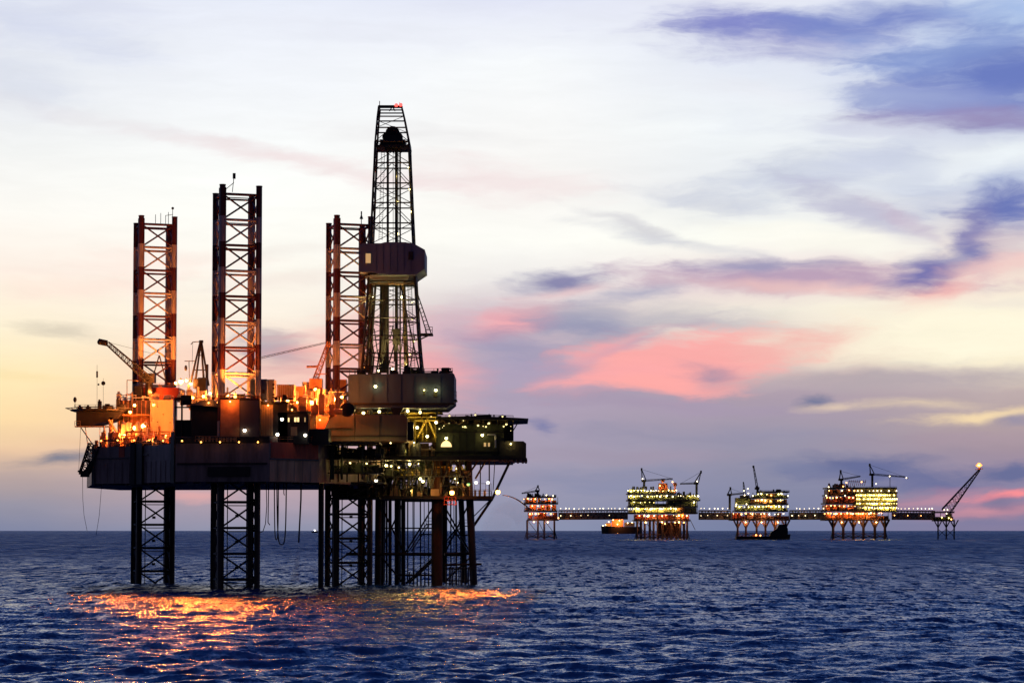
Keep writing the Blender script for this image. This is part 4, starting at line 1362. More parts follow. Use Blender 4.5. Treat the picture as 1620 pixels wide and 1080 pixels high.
def build_fixed():
    fx = FIX
    rnd = random.Random(9)

    def wx(px, D):
        return W(px, 800, D).x

    def pile(name, px_top, px_bot, py_top, D, r, m, n=12):
        a, b = W(px_bot, 925, D), W(px_top, py_top, D)
        a = a + (a - b) * ((a.z + 4) / (b.z - a.z)) if abs(b.z - a.z) > 0 else a
        return part(MB().tube(a, b, r, n), name, M[m], fx)
    pile('jacket_leg', 692, 691, 700, 630, 1.55, 'rust', 16)
    pile('jacket_leg', 703.5, 703, 700, 662, 0.85, 'dark')
    pile('jacket_leg', 739, 749.5, 700, 632, 1.05, 'dark', 14)
    pile('jacket_leg', 725, 736, 700, 664, 0.85, 'dark')
    pile('jacket_leg', 600, 597.5, 700, 634, 0.95, 'dark')
    pile('jacket_leg', 607, 605.5, 700, 664, 0.7, 'dark')
    for p, D, r in ((617, 640, 0.5), (628, 642, 0.72), (638, 640, 0.62), (604.8, 642, 0.45), (611.8, 650, 0.3), (633, 652, 0.25), (645, 648, 0.2)):
        pile('conductor_pipe', p, p, 700, D, r, 'dark')
    for p, D, r, q in ((665, 636, 0.2, 786), (671, 640, 0.11, 786), (721.5, 640, 0.27, 786), (728.5, 636, 0.18, 786), (747, 634, 0.13, 770), (713, 645, 0.2, 786), (718, 650, 0.12, 786), (653, 648, 0.11, 786)):
        pile('riser', p, p + 0.5, q, D, r, 'dark', 7)
    # horizontal framing and stairs
    hz = MB()
    for a, b, D0, D1, r in (((548, 876), (684, 876), 634, 632, 0.42), ((703, 876), (746, 875), 632, 634, 0.42), ((598, 876), (700, 878), 634, 662, 0.3), ((700, 878), (738, 878), 662, 664, 0.3),
                            ((625, 909), (690, 909), 636, 634, 0.25), ((640, 792), (684, 792), 634, 632, 0.3), ((703, 893), (762, 892), 632, 632, 0.32),
                            ((690, 790), (742, 876), 634, 634, 0.22), ((664, 845), (690, 845), 636, 634, 0.2), ((720, 846), (742, 846), 636, 634, 0.2), ((598, 790), (640, 876), 634, 640, 0.26), ((640, 790), (600, 876), 660, 662, 0.26), ((600, 876), (640, 925), 634, 640, 0.26), ((640, 876), (686, 800), 640, 634, 0.24),
                            ((604, 835), (684, 835), 660, 660, 0.2), ((703, 876), (740, 800), 660, 662, 0.24), ((703, 800), (742, 870), 662, 662, 0.24), ((703, 920), (745, 880), 636, 636, 0.24), ((655, 792), (655, 925), 650, 650, 0.16), ((678, 792), (678, 905), 655, 655, 0.16)):
        hz.tube(W(*a, D0), W(*b, D1), r, 7)
    part(hz, 'jacket_brace', M['dark'], fx)
    stn = MB()
    for a, b, D, w in (((648, 872), (676, 829), 633, 1.2), ((706, 858), (728, 831), 633, 1.2), ((644, 922), (688, 881), 632, 2.2)):
        p, q = W(*a, D), W(*b, D)
        for o in (-0.3, 0.5):
            stn.tube(p + Vector((o, 0, 0)), q + Vector((o, 0, 0)), 0.16 * w / 1.2, 5)
            stn.tube(p + Vector((o, 0, 1.3)), q + Vector((o, 0, 1.3)), 0.06, 4)
        for k in range(16):
            c = p.lerp(q, (k + 0.5) / 16)
            stn.tube(c + Vector((-0.3, 0, 0)), c + Vector((0.5, 0, 0)), 0.07, 4)
    stn.pbox(674, 684, 828, 830, 632, 2)
    stn.rail([W(674, 828, 632), W(684, 828, 632)], 1.6, 0.09)
    stn.pbox(726, 741, 831, 832.5, 633, 2)
    stn.rail([W(726, 831, 633), W(741, 831, 633)], 1.6, 0.09)
    part(stn, 'stairway', M['dark'], fx)
    bl = MB()
    for p in range(648, 686, 6):
        bl.tube(W(p, 904, 630), W(p, 932, 630), 0.22, 5)
    for p in range(706, 750, 5):
        bl.tube(W(p, 896, 630), W(p, 932, 630), 0.2, 5)
    bl.pbox(645, 686, 908, 910.5, 629.6, 1.5)
    bl.pbox(705, 750, 898, 900, 629.6, 1.5)
    bl.pbox(705, 750, 917, 919, 629.7, 1.0)
    part(bl, 'boat_landing', M['dark'], fx)

    # decks
    def slab(name, px0, px1, py0, py1, D, dep, m='dark'):
        return part(MB().pbox(px0, px1, py0, py1, D, dep), name, M[m], fx)
    for _ in range(46):
        px_, q0 = rnd.uniform(600, 740), rnd.choice((728, 754, 754))
        h_ = rnd.uniform(8, 27)
        part(MB().tube(W(px_, q0, 627), W(px_ + rnd.uniform(-5, 5), q0 + h_, 627), rnd.uniform(0.1, 0.3), 6), 'pipe_drop', M['dark'], fx)
    low = slab('cellar_deck', 596, 778, 784, 789, 626, 40)
    slab('mezzanine_deck', 598, 742, 752, 754.5, 627, 38)
    main = slab('main_deck', 600, 812, 721, 727.5, 622, 46)
    fr = MB()
    for p in (604, 622, 640, 658, 676, 710, 738, 759, 773):
        fr.pbox(p, p + 1.8, 727, 786, 628 if p < 760 else 640, 0.8)
    for a, b in (((604, 752), (622, 728)), ((640, 752), (622, 728)), ((640, 752), (658, 728)), ((700, 755), (718, 729)), ((736, 755), (718, 729)), ((738, 755), (756, 729)), ((752, 757), (768, 729)),
                 ((700, 784), (718, 756)), ((738, 784), (720, 756)), ((640, 784), (658, 756)), ((676, 784), (660, 756)), ((604, 784), (622, 756))):
        fr.tube(W(*a, 627.6), W(*b, 627.6), 0.28, 6)
    for p, q in ((783, 727), (774, 727)):
        fr.tube(W(p, q, 634), W(p - (3 if p == 783 else 0), 775 if p == 783 else 786, 634), 0.2 if p == 774 else 0.12, 5)
    fr.tube(W(808, 727, 640), W(779, 788, 634), 0.38, 7)
    fr.tube(W(779, 788, 634), W(749, 832, 634), 0.38, 7)
    fr.tube(W(776, 790, 637), W(744, 822, 637), 0.16, 5)
    fr.tube(W(749, 832, 634), W(741, 826, 634), 0.3, 6)
    fr.pbox(745, 749, 829, 832, 633.6, 0.8)
    part(fr, 'deck_truss', M['dark'], fx)
    clutter(fx, 'green', 600, 740, 784, 628, 660, 90, 4.2, rnd)
    clutter(fx, 'green', 600, 690, 752, 629, 660, 60, 3.6, rnd)
    clutter(fx, 'green', 600, 692, 721, 624, 650, 34, 3.2, rnd)
    for p in (612, 630, 647, 668, 682, 695):
        part(MB().tube(W(p, 728, 640), W(p, 784, 640), 0.35, 8), 'process_pipe', M['green'], fx)
    clutter(fx, 'yellow', 600, 740, 752, 627, 645, 26, 3.0, rnd)
    clutter(fx, 'olive', 600, 740, 784, 627, 634, 26, 3.0, rnd)
    clutter(fx, 'olive', 600, 690, 721, 623, 640, 18, 4.4, rnd)
    clutter(fx, 'olive', 640, 735, 752, 628, 636, 16, 2.4, rnd)
    for p, q0, q1, r in ((655, 706, 721, 1.0), (662, 703, 721, 0.7), (634, 704, 720, 1.2)):
        g3 = MB().tube(W(p, q1, 624), W(p, q0, 624), r, 10)
        g3.ball(W(p, q0, 624), r, 10, 6)
        part(g3, 'pressure_vessel', M['steel'], fx)
    for px0, px1, py in ((598, 740, 752), (600, 690, 721), (742, 778, 784)):
        part(MB().rail([W(px0, py, 622.4 if py == 721 else 627), W(px1, py, 622.4 if py == 721 else 627)], 1.25, 0.08), 'handrail', M['dark'], fx)
    gy = MB()
    gy.rail([W(742, 784, 626.4), W(777, 784, 626.4)], 3.4, 0.08, 1.4)
    for p in (744, 750, 757, 765):
        part(MB().pbox(p, p + 3.4, 775, 784, 630, 1), 'gas_bottle_rack', M['steel'], fx)
    part(gy, 'gallery_cage', M['steel'], fx)
    part(MB().rail([W(703, 797, 624), W(721, 797, 624)], 2.0, 0.12, 1.0).pbox(702, 722, 797, 798.5, 623.8, 2), 'lamp_cradle', M['red'], fx)

    # module with the lit windows
    mod = part(MB().pbox(690, 797, 671, 721, 626, 30), 'process_module', M['green'], fx)
    ext = MB()
    ext.profile([(W(p, 700, 624).x, W(700, q, 624).z) for p, q in ((790, 724), (832.5, 724), (832.5, 701), (828, 697.5), (790, 697.5))], 624, 650)
    ext.pbox(790, 834, 724, 727, 623.4, 27)
    part(ext, 'store_room', M['dark'], fx)
    ft = MB()
    for p in (790, 797, 802, 811, 818, 826, 831):
        ft.pbox(p, p + 3.4, 727, 729.5, 624, 20)
    part(ft, 'floor_beam', M['dark'], fx)
    pn = MB()
    for p in (716, 727, 738, 750, 787):
        pn.pbox(p, p + 0.8, 680, 720, 625.8, 0.2)
    pn.pbox(690, 797, 683, 684.5, 625.6, 0.4)
    pn.pbox(690, 797, 713, 714.5, 625.6, 0.4)
    part(pn, 'stiffener', M['dark'], mod)
    for p0, p1, q0, q1, mm in ((697.5, 714.5, 697, 706.5, 'lit'), (765.5, 769, 700, 706, 'lit_dim'), (772, 775, 700, 706, 'lit_dim')):
        if p1 - p0 > 10:
            a = W((p0 + p1) / 2, q1, 625.7)
            rx = (p1 - p0) / 2 * 626 / 3600
            rz = (q1 - q0) * 626 / 3600
            poly = [(a.x + rx * math.cos(R(180) * k / 14), a.z + rz * math.sin(R(180) * k / 14)) for k in range(15)]
            part(MB().profile(poly, 625.55, 625.95), 'arched_window', M['lit'], mod)
        else:
            part(MB().pbox(p0, p1, q0, q1, 625.75, 0.2), 'window', M[mm], mod)
    pp = MB().path([W(771, 687.5, 624.8), W(783.5, 687.5, 624.8), W(784, 708, 624.8)], 0.22, 7)
    part(pp, 'pale_pipe', M['white'], mod)
    up = MB()
    clutter(mod, 'olive', 692, 797, 671, 627, 640, 44, 1.9, rnd)
    for p in range(692, 814, 12):
        up.tube(W(p, 672, 626.4), W(p, 662, 626.4), 0.13, 5)
    up.path([W(694, 668, 626), W(700, 664, 626), W(707, 671, 626), (W(716, 664, 626)), W(726, 671, 626), W(737, 664, 626)], 0.15, 5)
    part(up, 'pipework', M['olive'], mod)
    # overhanging top deck
    td = part(MB().profile([(W(p, 660, 622).x, W(700, q, 622).z) for p, q in ((667, 661), (690, 662.5), (800, 664), (836, 662.3), (836, 661.6), (800, 659.5), (752, 657.5), (690, 659))], 622, 652), 'top_deck', M['dark'], fx)
    rl = MB()
    rl.rail([W(690, 659, 622.3), W(752, 657.8, 622.3), W(812, 660, 622.3)], 0.5, 0.07)
    clutter(td, 'dark', 700, 790, 658.5, 625, 648, 20, 0.8, rnd)
    rl.tube(W(822, 664, 630), W(811, 682, 630), 0.16, 5)
    rl.tube(W(811.5, 664, 630), W(811.5, 698, 630), 0.18, 5)
    part(rl, 'deck_edge_gear', M['dark'], td)
    bk = MB()
    bk.pbox(797, 812, 671, 698, 632, 10)
    part(bk, 'stair_tower', M['dark'], fx)

    for px, py, D in ((715, 779, 622.5), (787.5, 778, 628)):
        lp = fixture('sodium_floodlight', L_SODIUM, fx, W(px, py, D))
        beam(lp, W(px, py, D) + Vector((0, -1.0, 0.2)), 2000, ORANGE)
        beam(lp, W(px, py, D) + Vector((0, -1.0, 0.2)), 1.1e4, SEA_ORANGE, (0, -1, -0.06), 80, 0.6)
        beam(lp, W(px, py, D) + Vector((-3.0, -1.0, 0.2)), 1.1e4, SEA_ORANGE, (-0.2, -1, -0.06), 80, 0.6)
    for px, py, D in ((763, 688, 625), (665, 757, 625.5), (669, 761, 626), (706, 693, 624.8), (611, 736, 630), (648, 734, 630), (556, 742, 640)):
        lp = fixture('yellow_work_lamp', L_YELLOW, fx, W(px, py, D))
        beam(lp, W(px, py, D) + Vector((0, -0.75, 0.1)), 420 if px < 690 else 120, AMBER)
    for px, py, D in [(693 + rnd.uniform(0, 114), 668 + rnd.uniform(0, 7), 625.4) for i in range(13)] + \
                     [(695, 678, 625), (700, 676, 625), (733, 665, 625), (738, 676, 625), (808, 674, 629), (808, 681, 629), (808, 702, 623.6), (619, 737, 626.5), (631, 739, 627),
                      (662, 733, 627), (720, 757, 626), (724, 763, 626), (655, 700, 623), (640, 714, 625), (650, 776, 630), (722, 741, 634)]:
        lp = fixture('small_yellow_lamp', L_YELLOW_S, fx, W(px, py, D), rnd.choice((0.45, 0.6, 0.8, 1.0, 1.25)))
        if py > 683:
            beam(lp, W(px, py, D) + Vector((0, -0.5, 0.1)), 190, AMBER)
    for px, py, D in ((753, 763, 626), (772, 763, 626)):
        fixture('white_deck_lamp', L_WHITE, fx, W(px, py, D))
    for px, py in ((711, 658.5), (795, 659.5), (682, 660), (752, 657)):
        fixture('small_yellow_lamp', L_YELLOW_S, fx, W(px, py - 1, 622))
    fixture('green_lamp', L_GREEN, fx, W(741, 766, 625.5))


build_fixed()

# water thrown from the gallery end, and the mist it turns into
jet = []
for i in range(15):
    f = i / 14
    jet.append(W(795 + 42 * f, 783 + 1.5 * f + 20 * f * f, 628 - 4 * f))
mb = MB()
for i, (a, b) in enumerate(zip(jet, jet[1:])):
    mb.tube(a, b, 0.09 + 0.012 * i, 6, 0.09 + 0.012 * (i + 1))
jo = mb.build('water_jet', mat('spray_water', (0.07, 0.07, 0.085), 0.4, var=0.2), None, jet[0], True)
tag(jo, 'thin jet of water arcing out from the orange lamp at the gallery end', 'water jet')


def mist_material(name, density):
    m = bpy.data.materials.new(name)
    m.use_nodes = True
    t = NT(m.node_tree)
    v = t.n('ShaderNodeVolumePrincipled', {'Color': (0.75, 0.76, 0.86), 'Density': density, 'Anisotropy': 0.2})
    t.n('ShaderNodeOutputMaterial', {1: v})
    return m


mb = MB()
c = W(812, 826, 632)
for dx, dz, r, sz in ((0, 0, 7.5, 0.85), (-4, -1.5, 5.0, 0.8), (5.5, -2.0, 4.5, 0.8)):
    mb.ball(c + Vector((dx, dx * 0.4, dz)), r, 16, 10, sz)
ms = mb.build('spray_mist', mist_material('thin_mist', 0.012), None, c, True)
ms['kind'] = 'stuff'
ms['label'] = 'faint drifting mist below the water jet, in front of the small round platform'
ms['category'] = 'mist'
mb = MB()
pts = [(472.5, 859, 0.22), (471, 880, 0.55), (469, 900, 0.95), (466, 918, 1.5)]
for (x0, y0, r0), (x1, y1, r1) in zip(pts, pts[1:]):
    mb.tube(W(x0, y0, 590), W(x1, y1, 590), r0, 10, r1)
ms = mb.build('falling_spray', mist_material('falling_spray', 0.16), None, W(472.5, 859, 590), True)
ms['kind'] = 'stuff'
ms['label'] = 'thin column of spray falling from the discharge pipe to the sea'
ms['category'] = 'water spray'


# ------------------------------------------------------------------ the far production complex
FO = lamp_mesh('far_sodium_lamp', 1.15, (1.0, 0.40, 0.10), 8)
FY = lamp_mesh('far_yellow_lamp', 1.1, (1.0, 0.78, 0.22), 7)
FW = lamp_mesh('far_white_lamp', 1.0, (1.0, 0.80, 0.44), 6)
M['far_steel'] = mat('far_brown_steel', (0.06, 0.042, 0.035), 0.6, var=0.3, scale=0.1)
M['far_brown'] = mat('far_lagged_pipe', (0.16, 0.12, 0.095), 0.6, var=0.3, scale=0.1)
M['far_dark'] = mat('far_black_steel', (0.018, 0.017, 0.02), 0.6, var=0.3, scale=0.1)
M['far_green'] = mat('far_green_cladding', (0.15, 0.15, 0.06), 0.6, var=0.3, scale=0.12)
M['far_orange'] = mat('far_orange_cladding', (0.50, 0.20, 0.08), 0.6, var=0.3, scale=0.12)
M['far_yellow'] = mat('far_yellow_cladding', (0.55, 0.45, 0.16), 0.6, var=0.25, scale=0.12)
M['far_red'] = mat('far_red_steel', (0.26, 0.07, 0.045), 0.6, var=0.3, scale=0.12)


def far_decks(root, D, levels, depth=40, rnd=None):
    """levels: px0, px1, py of the deck plate, py of the ceiling above, cladding, [(px0, px1, lamp, spacing)]"""
    for (p0, p1, q, qt, clad, lamps) in levels:
        mb = MB().pbox(p0, p1, q - 1.1, q + 1.1, D, depth)
        mb.rail([W(p0, q - 1.1, D + 0.1), W(p1, q - 1.1, D + 0.1)], 1.6, 0.18, 5)
        dk = part(mb, 'deck', M['far_dark'], root)
        if clad:
            wl = MB()
            x = p0 + 2
            while x < p1 - 2:
                w = rnd.uniform(4, 11)
                s = rnd.uniform(2.6, 6.0)
                top = qt + 1.2 if rnd.random() < 0.75 else (q + qt) / 2
                wl.pbox(x, min(x + w, p1 - 2), top, q - 1.12, D + s, depth - s - 4)
                x += w + (rnd.uniform(0.5, 2.5) if rnd.random() < 0.4 else 0)
            part(wl, 'bulkhead', M[clad], dk)
            for k in range(int((p1 - p0) / 9) + 1):
                xx = min(p0 + 0.8 + k * 9.0, p1 - 1)
                part(MB().pbox(xx, xx + 0.7, qt, q - 1.1, D + 0.6, 0.8), 'column', M['far_dark'], dk)
        for (a, b, lm, sp) in lamps:
            x = a
            while x <= b:
                if rnd.random() > 0.12:
                    yy = qt + 2.8 + rnd.uniform(-0.6, 0.9)
                    pz = W(x + rnd.uniform(-0.5, 0.5), yy, D + rnd.uniform(0.3, 1.8))
                    lp = fixture('deck_lamp', lm, root, pz, rnd.choice((0.4, 0.55, 0.75, 0.9, 1.15)))
                    if rnd.random() < 0.55:
                        beam(lp, pz + Vector((0, -1.8, 0)), 4200, (1.0, 0.28, 0.06) if lm is FO else (1.0, 0.78, 0.28), None, 0, 0.8)
                x += sp * rnd.uniform(0.75, 1.25)


def far_jacket(root, D, legs, q0, qw, dep, m='far_dark', r=1.6, fork=False, frame=True):
    for p in legs:
        for dd in (2, dep):
            mb = MB().tube(W(p, q0, D + dd), W(p, qw, D + dd) - Vector((0, 0, 4)), r, 8)
            if fork:
                c = W(p, q0 + (qw - q0) * 0.42, D + dd)
                for s in (-1, 1):
                    t = W(p + s * 6.5, q0, D + dd)
                    mb.tube(c, t, r * 0.8, 7)
            part(mb, 'jacket_leg', M[m], root)
    if frame:
        for dd in (2, dep):
            mb = MB()
            a, b = legs[0], legs[-1]
            mb.tube(W(a - 2, qw - 4, D + dd), W(b + 2, qw - 4, D + dd), 0.9, 6)
            mb.tube(W(a - 2, qw - 9, D + dd), W(b + 2, qw - 9, D + dd), 0.6, 6)
            for u, v in zip(legs, legs[1:]):
                mb.tube(W(u, qw - 9, D + dd), W(v, qw - 1, D + dd), 0.6, 6)
                mb.tube(W(v, qw - 9, D + dd), W(u, qw - 1, D + dd), 0.6, 6)
                if not fork:
                    mb.tube(W(u, q0, D + dd), W(v, qw - 9, D + dd), 0.5, 6)
            part(mb, 'jacket_frame', M[m], root)
        for s, a in ((-1, legs[0]), (1, legs[-1])):
            part(MB().tube(W(a + s * 1, qw - 12, D + 2), W(a + s * 4.5, qw + 2, D + 2), 0.8, 6), 'fender', M[m], root)
        # lamps added under the lowest deck to brighten the legs and water
        k = max(2, len(legs) // 2)
        for i in range(k):
            p = legs[0] + (legs[-1] - legs[0]) * (i + 0.5) / k
            lp = fixture('deck_lamp', FO, root, W(p, q0 + 3.5, D - 1), 0.8)
            beam(lp, W(p, q0 + 4, D - 3), 16000, (1.0, 0.28, 0.06), None, 0, 0.8)


def far_crane(root, D, px, py_base, py_slew, tip_px, tip_py, boom_px=None, boom_py=None, m='far_dark', lean=0.0):
    mb = MB().tube(W(px, py_base, D + 12), W(px, py_slew, D + 12), 2.0, 8)
    mb.pbox(px - 4, px + 3, py_slew - 3.5, py_slew, D + 9, 7)
    c = part(mb, 'pedestal_crane', M[m], root, W(px, py_base, D + 12))
    g = MB()
    g.tube(W(px - 3, py_slew - 3, D + 11), W(tip_px, tip_py, D + 12), 1.1, 6, 0.8)
    g.tube(W(px + 3, py_slew - 3, D + 13), W(tip_px, tip_py, D + 12), 0.9, 6, 0.8)
    g.pbox(tip_px - 1.2, tip_px + 1.4, tip_py - 2, tip_py + 2.5, D + 11, 3)
    part(g, 'gantry_frame', M[m], c)
    if boom_px is not None:
        b = MB().lattice(W(px, py_slew - 2, D + 12), W(boom_px, boom_py, D + 12), 2.6, 1.6, 9, 0.45, 0.3)
        part(b, 'boom', M[m], c)
        w = MB().tube(W(tip_px, tip_py, D + 12), W(boom_px, boom_py, D + 12), 0.28, 4)
        part(w, 'pendant_wire', M[m], c)
    return c


def far_roof_gear(root, D, p0, p1, q, n, rnd, m='far_dark', hmax=6):
    for _ in range(n):
        x = rnd.uniform(p0, p1)
        w, h = rnd.uniform(1, 4), rnd.uniform(0.25, 1) * hmax
        part(MB().pbox(x - w / 2, x + w / 2, q - h, q + 0.3, D + rnd.uniform(4, 18), 5), 'roof_unit', M[m], root)


def far_platform(name, label, px, D, group='far production platforms'):
    p = W(px, 839, D)
    return thing(name, label, 'oil platform', (p.x, D, 0), group)


# P1, the small round one
rnd = random.Random(21)
P1 = far_platform('production_platform', 'small compact far platform with three orange-lit decks, nearest the drilling rig', 855, 4000)
far_decks(P1, 4000, [
    (829, 883, 796, 786, 'far_orange', [(829, 880, FO, 6.5)]),
    (829, 882, 808, 797, 'far_orange', [(832, 880, FO, 8.5)]),
    (834, 884, 822, 809, 'far_red', [(838, 882, FO, 8.5), (842, 880, FO, 10)]),
    (833, 880, 785.5, 780, None, [])], 44, rnd)
far_jacket(P1, 4000, [834, 851, 861, 877], 822, 852.5, 36, r=1.7)
far_crane(P1, 4000, 850.5, 784, 778, 851, 769, 825.5, 780)
far_roof_gear(P1, 4000, 834, 880, 784.5, 22, rnd, hmax=5)
for px, py in ((864.5, 783), (875, 784), (825.5, 794)):
    fixture('deck_lamp', FW, P1, W(px, py, 3999))
fixture('deck_lamp', FO, P1, W(883.5, 819, 3999))

# P2, the broad one with two cranes
rnd = random.Random(22)
P2 = far_platform('production_platform', 'broad far platform with yellow-green lit decks and two black cranes facing each other', 1048, 3900)
far_decks(P2, 3900, [
    (993, 1070, 780.5, 773, 'far_green', [(994, 1040, FW, 5.0), (1042, 1068, FO, 8), (1058, 1070, FW, 4)]),
    (993, 1108, 791, 781.5, 'far_green', [(995, 1045, FY, 4.2), (1045, 1107, FW, 4.5)]),
    (994, 1104, 801, 791.5, 'far_green', [(1003, 1040, FY, 8), (1098, 1100, FW, 5)]),
    (994, 1104, 811.5, 801.5, 'far_yellow', [(995, 1072, FY, 3.6), (1088, 1104, FW, 9)]),
    (1003, 1092, 823, 812.5, 'far_red', [(1004, 1030, FO, 8), (1022, 1036, FY, 4), (1048, 1062, FO, 5), (1066, 1075, FY, 4), (1080, 1092, FO, 6)])], 60, rnd)
far_jacket(P2, 3900, [1008, 1020, 1034, 1048, 1062, 1076, 1087], 822, 853, 50, m='far_steel', r=1.9)
far_jacket(P2, 3915, [1014, 1028, 1041, 1055, 1070, 1082], 822, 853, 30, m='far_steel', r=2.2, frame=False)
part(MB().pbox(1040, 1078, 826, 848, 3925, 20), 'riser_caisson', M['far_steel'], P2)
part(MB().tube(W(1092, 822, 3900), W(1100, 838, 3900), 0.5, 5), 'slanting_pipe', M['far_steel'], P2)
wp = MB()
wp.pbox(1072, 1082, 798, 822, 3903, 8)
part(wp, 'stair_tower', M['far_orange'], P2)
far_crane(P2, 3900, 1019, 772, 762, 1015, 742, 1064, 757)
far_crane(P2, 3900, 1102, 785, 766, 1109, 746, 1076, 765)
far_roof_gear(P2, 3900, 1000, 1068, 774, 20, rnd)
far_roof_gear(P2, 3900, 1072, 1104, 783, 10, rnd)
rf = MB()
rf.ball(W(1048.5, 760, 3905), 3.4, 10, 7)
rf.ball(W(1068, 766, 3905), 3.6, 10, 7)
rf.pbox(1042, 1056, 764, 774, 3906, 8)
rf.tube(W(1048, 764, 3905), W(1048, 774, 3905), 1.2, 8)
rf.tube(W(1068, 769, 3905), W(1068, 781, 3905), 1.2, 8)
part(rf, 'storage_dome', M['far_orange'], P2)
for px, py, m_ in ((1016.5, 757, FW), (1103, 761, FW), (1044, 768, FO), (1064, 762, FO), (1052, 828, FO), (1082, 826, FO), (1022, 826, FO), (1068, 826, FO)):
    fixture('deck_lamp', m_, P2, W(px, py, 3898))

# P3, drilling deck with a flat-roofed block
rnd = random.Random(23)
P3 = far_platform('production_platform', 'far platform with a thin upright boom and flat-roofed block, a tug beneath it', 1200, 3950)
far_decks(P3, 3950, [
    (1201, 1249, 777.5, 771, None, []),
    (1190, 1247, 787, 778.5, 'far_green', [(1200, 1214, FY, 5), (1232, 1240, FY, 4)]),
    (1186, 1247, 797, 788, 'far_orange', [(1190, 1212, FY, 4.4), (1231, 1241, FY, 3.6)]),
    (1163, 1247, 808, 798, 'far_green', [(1164, 1200, FY, 5), (1200, 1248, FY, 6.5)]),
    (1157, 1250, 822, 809.5, 'far_red', [(1160, 1190, FO, 6.0), (1190, 1240, FW, 7)])], 52, rnd)
dm = part(MB().pbox(1164, 1188, 787, 798, 3960, 18), 'mud_module', M['far_green'], P3)
ob = part(MB().pbox(1215, 1226, 780, 806, 3951, 6), 'accommodation_block', M['far_yellow'], P3)
for px, py in ((1220, 783), (1219, 792), (1221, 801), (1216, 800)):
    fixture('deck_lamp', FO, P3, W(px, py, 3949.5))
far_jacket(P3, 3950, [1167, 1180, 1197, 1211, 1226, 1243], 822, 852.5, 44, m='far_steel', r=1.8, fork=True)
far_crane(P3, 3950, 1154.5, 806, 784, 1155.5, 772, 1176, 780)
far_crane(P3, 3950, 1198.5, 782, 774, 1198, 770)
bm = MB().lattice(W(1198.5, 775, 3962), W(1192, 737, 3962), 3.4, 1.6, 8, 0.5, 0.3)
bm.pbox(1190.5, 1193.5, 736, 739.5, 3961, 2)
part(bm, 'flare_mast', M['far_dark'], P3)
tw = MB()
tw.lattice(W(1179, 790, 3958), W(1176, 762, 3958), 5, 1.0, 6, 0.5, 0.35)
tw.pbox(1171, 1186, 783, 788, 3957, 8)
part(tw, 'drilling_mast', M['far_dark'], P3)
for px, py in ((1177, 776), (1183, 772.5), (1184, 780), (1178, 783), (1246.5, 784), (1191, 784), (1236, 780), (1165, 797), (1181, 797)):
    fixture('deck_lamp', FW, P3, W(px, py, 3949))
far_roof_gear(P3, 3950, 1203, 1246, 776.5, 10, rnd, hmax=3)

# P4, the living quarters
rnd = random.Random(24)
P4 = far_platform('production_platform', 'boxy far platform, left half orange-lit, right half in yellow-lit rows', 1362, 3900)
far_decks(P4, 3900, [
    (1309, 1419, 771.5, 768, None, []),
    (1308, 1354, 783, 772.5, 'far_steel', [(1312, 1352, FO, 10)]),
    (1306, 1354, 796, 784, 'far_red', [(1308, 1352, FO, 6)]),
    (1305, 1354, 807.5, 797, 'far_orange', [(1307, 1353, FO, 6)]),
    (1305, 1408, 822, 809, 'far_orange', [(1305, 1375, FO, 4.4), (1308, 1370, FO, 8), (1378, 1392, FY, 4.5), (1395, 1398, FO, 4)]),
    (1354, 1420, 808.5, 800, 'far_yellow', [(1356, 1420, FY, 4.2)])], 60, rnd)
q = MB()
for i, (t, b) in enumerate(((772.5, 779.5), (779.5, 786.3), (786.3, 793.3), (793.3, 800.2))):
    q.pbox(1354.5, 1419, t + 0.15, b, 3906, 40)
qb = part(q, 'living_quarters', M['far_yellow'], P4)
for i, (b) in enumerate((780, 787, 794, 800.5)):
    mb = MB().pbox(1354, 1420.5, b - 0.8, b + 0.3, 3900, 6)
    mb.rail([W(1354, b - 0.8, 3900.1), W(1420.5, b - 0.8, 3900.1)], 1.4, 0.16, 6)
    part(mb, 'balcony', M['far_dark'], qb)
for t, sp, x0 in ((776, 6.2, 1357), (783, 3.5, 1355), (789, 3.5, 1356), (796, 3.9, 1356)):
    x = x0
    while x < 1420:
        if rnd.random() > (0.08 if t != 796 else 0.18):
            lp = fixture('window_lamp', FY if t != 776 else FW, P4, W(x, t, 3901.5), rnd.choice((0.6, 0.85, 1.0, 1.2)))
            if rnd.random() < 0.3:
                beam(lp, W(x, t, 3899.5), 3000, (1.0, 0.8, 0.28), None, 0, 0.8)
        x += sp if not (t == 776 and x > 1392) else 12
far_jacket(P4, 3900, [1318, 1334, 1350, 1366, 1384, 1400], 822, 852.5, 50, m='far_dark', r=2.3, fork=True)
far_crane(P4, 3900, 1331, 770, 760, 1330, 745, 1361, 753)
far_crane(P4, 3900, 1380, 770, 752, 1376, 735, 1432, 754)
lb = MB()
lb.tube(W(1408, 772, 3905), W(1408, 752, 3905), 0.5, 5)
lb.ball(W(1436, 756, 3912), 1.2, 7, 5)
part(lb, 'hook_block', M['far_dark'], P4)
far_roof_gear(P4, 3900, 1310, 1352, 770, 18, rnd, m='far_red', hmax=6)
rr = MB()
for i in range(9):
    rr.tube(W(1342 + i * 3.2, 768, 3906), W(1344 + i * 3.2, 759, 3906), 0.5, 5)
rr.tube(W(1342, 761, 3906), W(1370, 762, 3906), 0.5, 5)
part(rr, 'pipe_rack', M['far_red'], P4)
for px, py, m_ in ((1407.5, 753, FW), (1386, 765, FW), (1339, 763, FO), (1334, 769, FO), (1311, 770, FW), (1307, 783.5, FW), (1337, 783.5, FW), (1363, 762, FO), (1434, 755.5, FW)):
    fixture('deck_lamp', m_, P4, W(px, py, 3898))

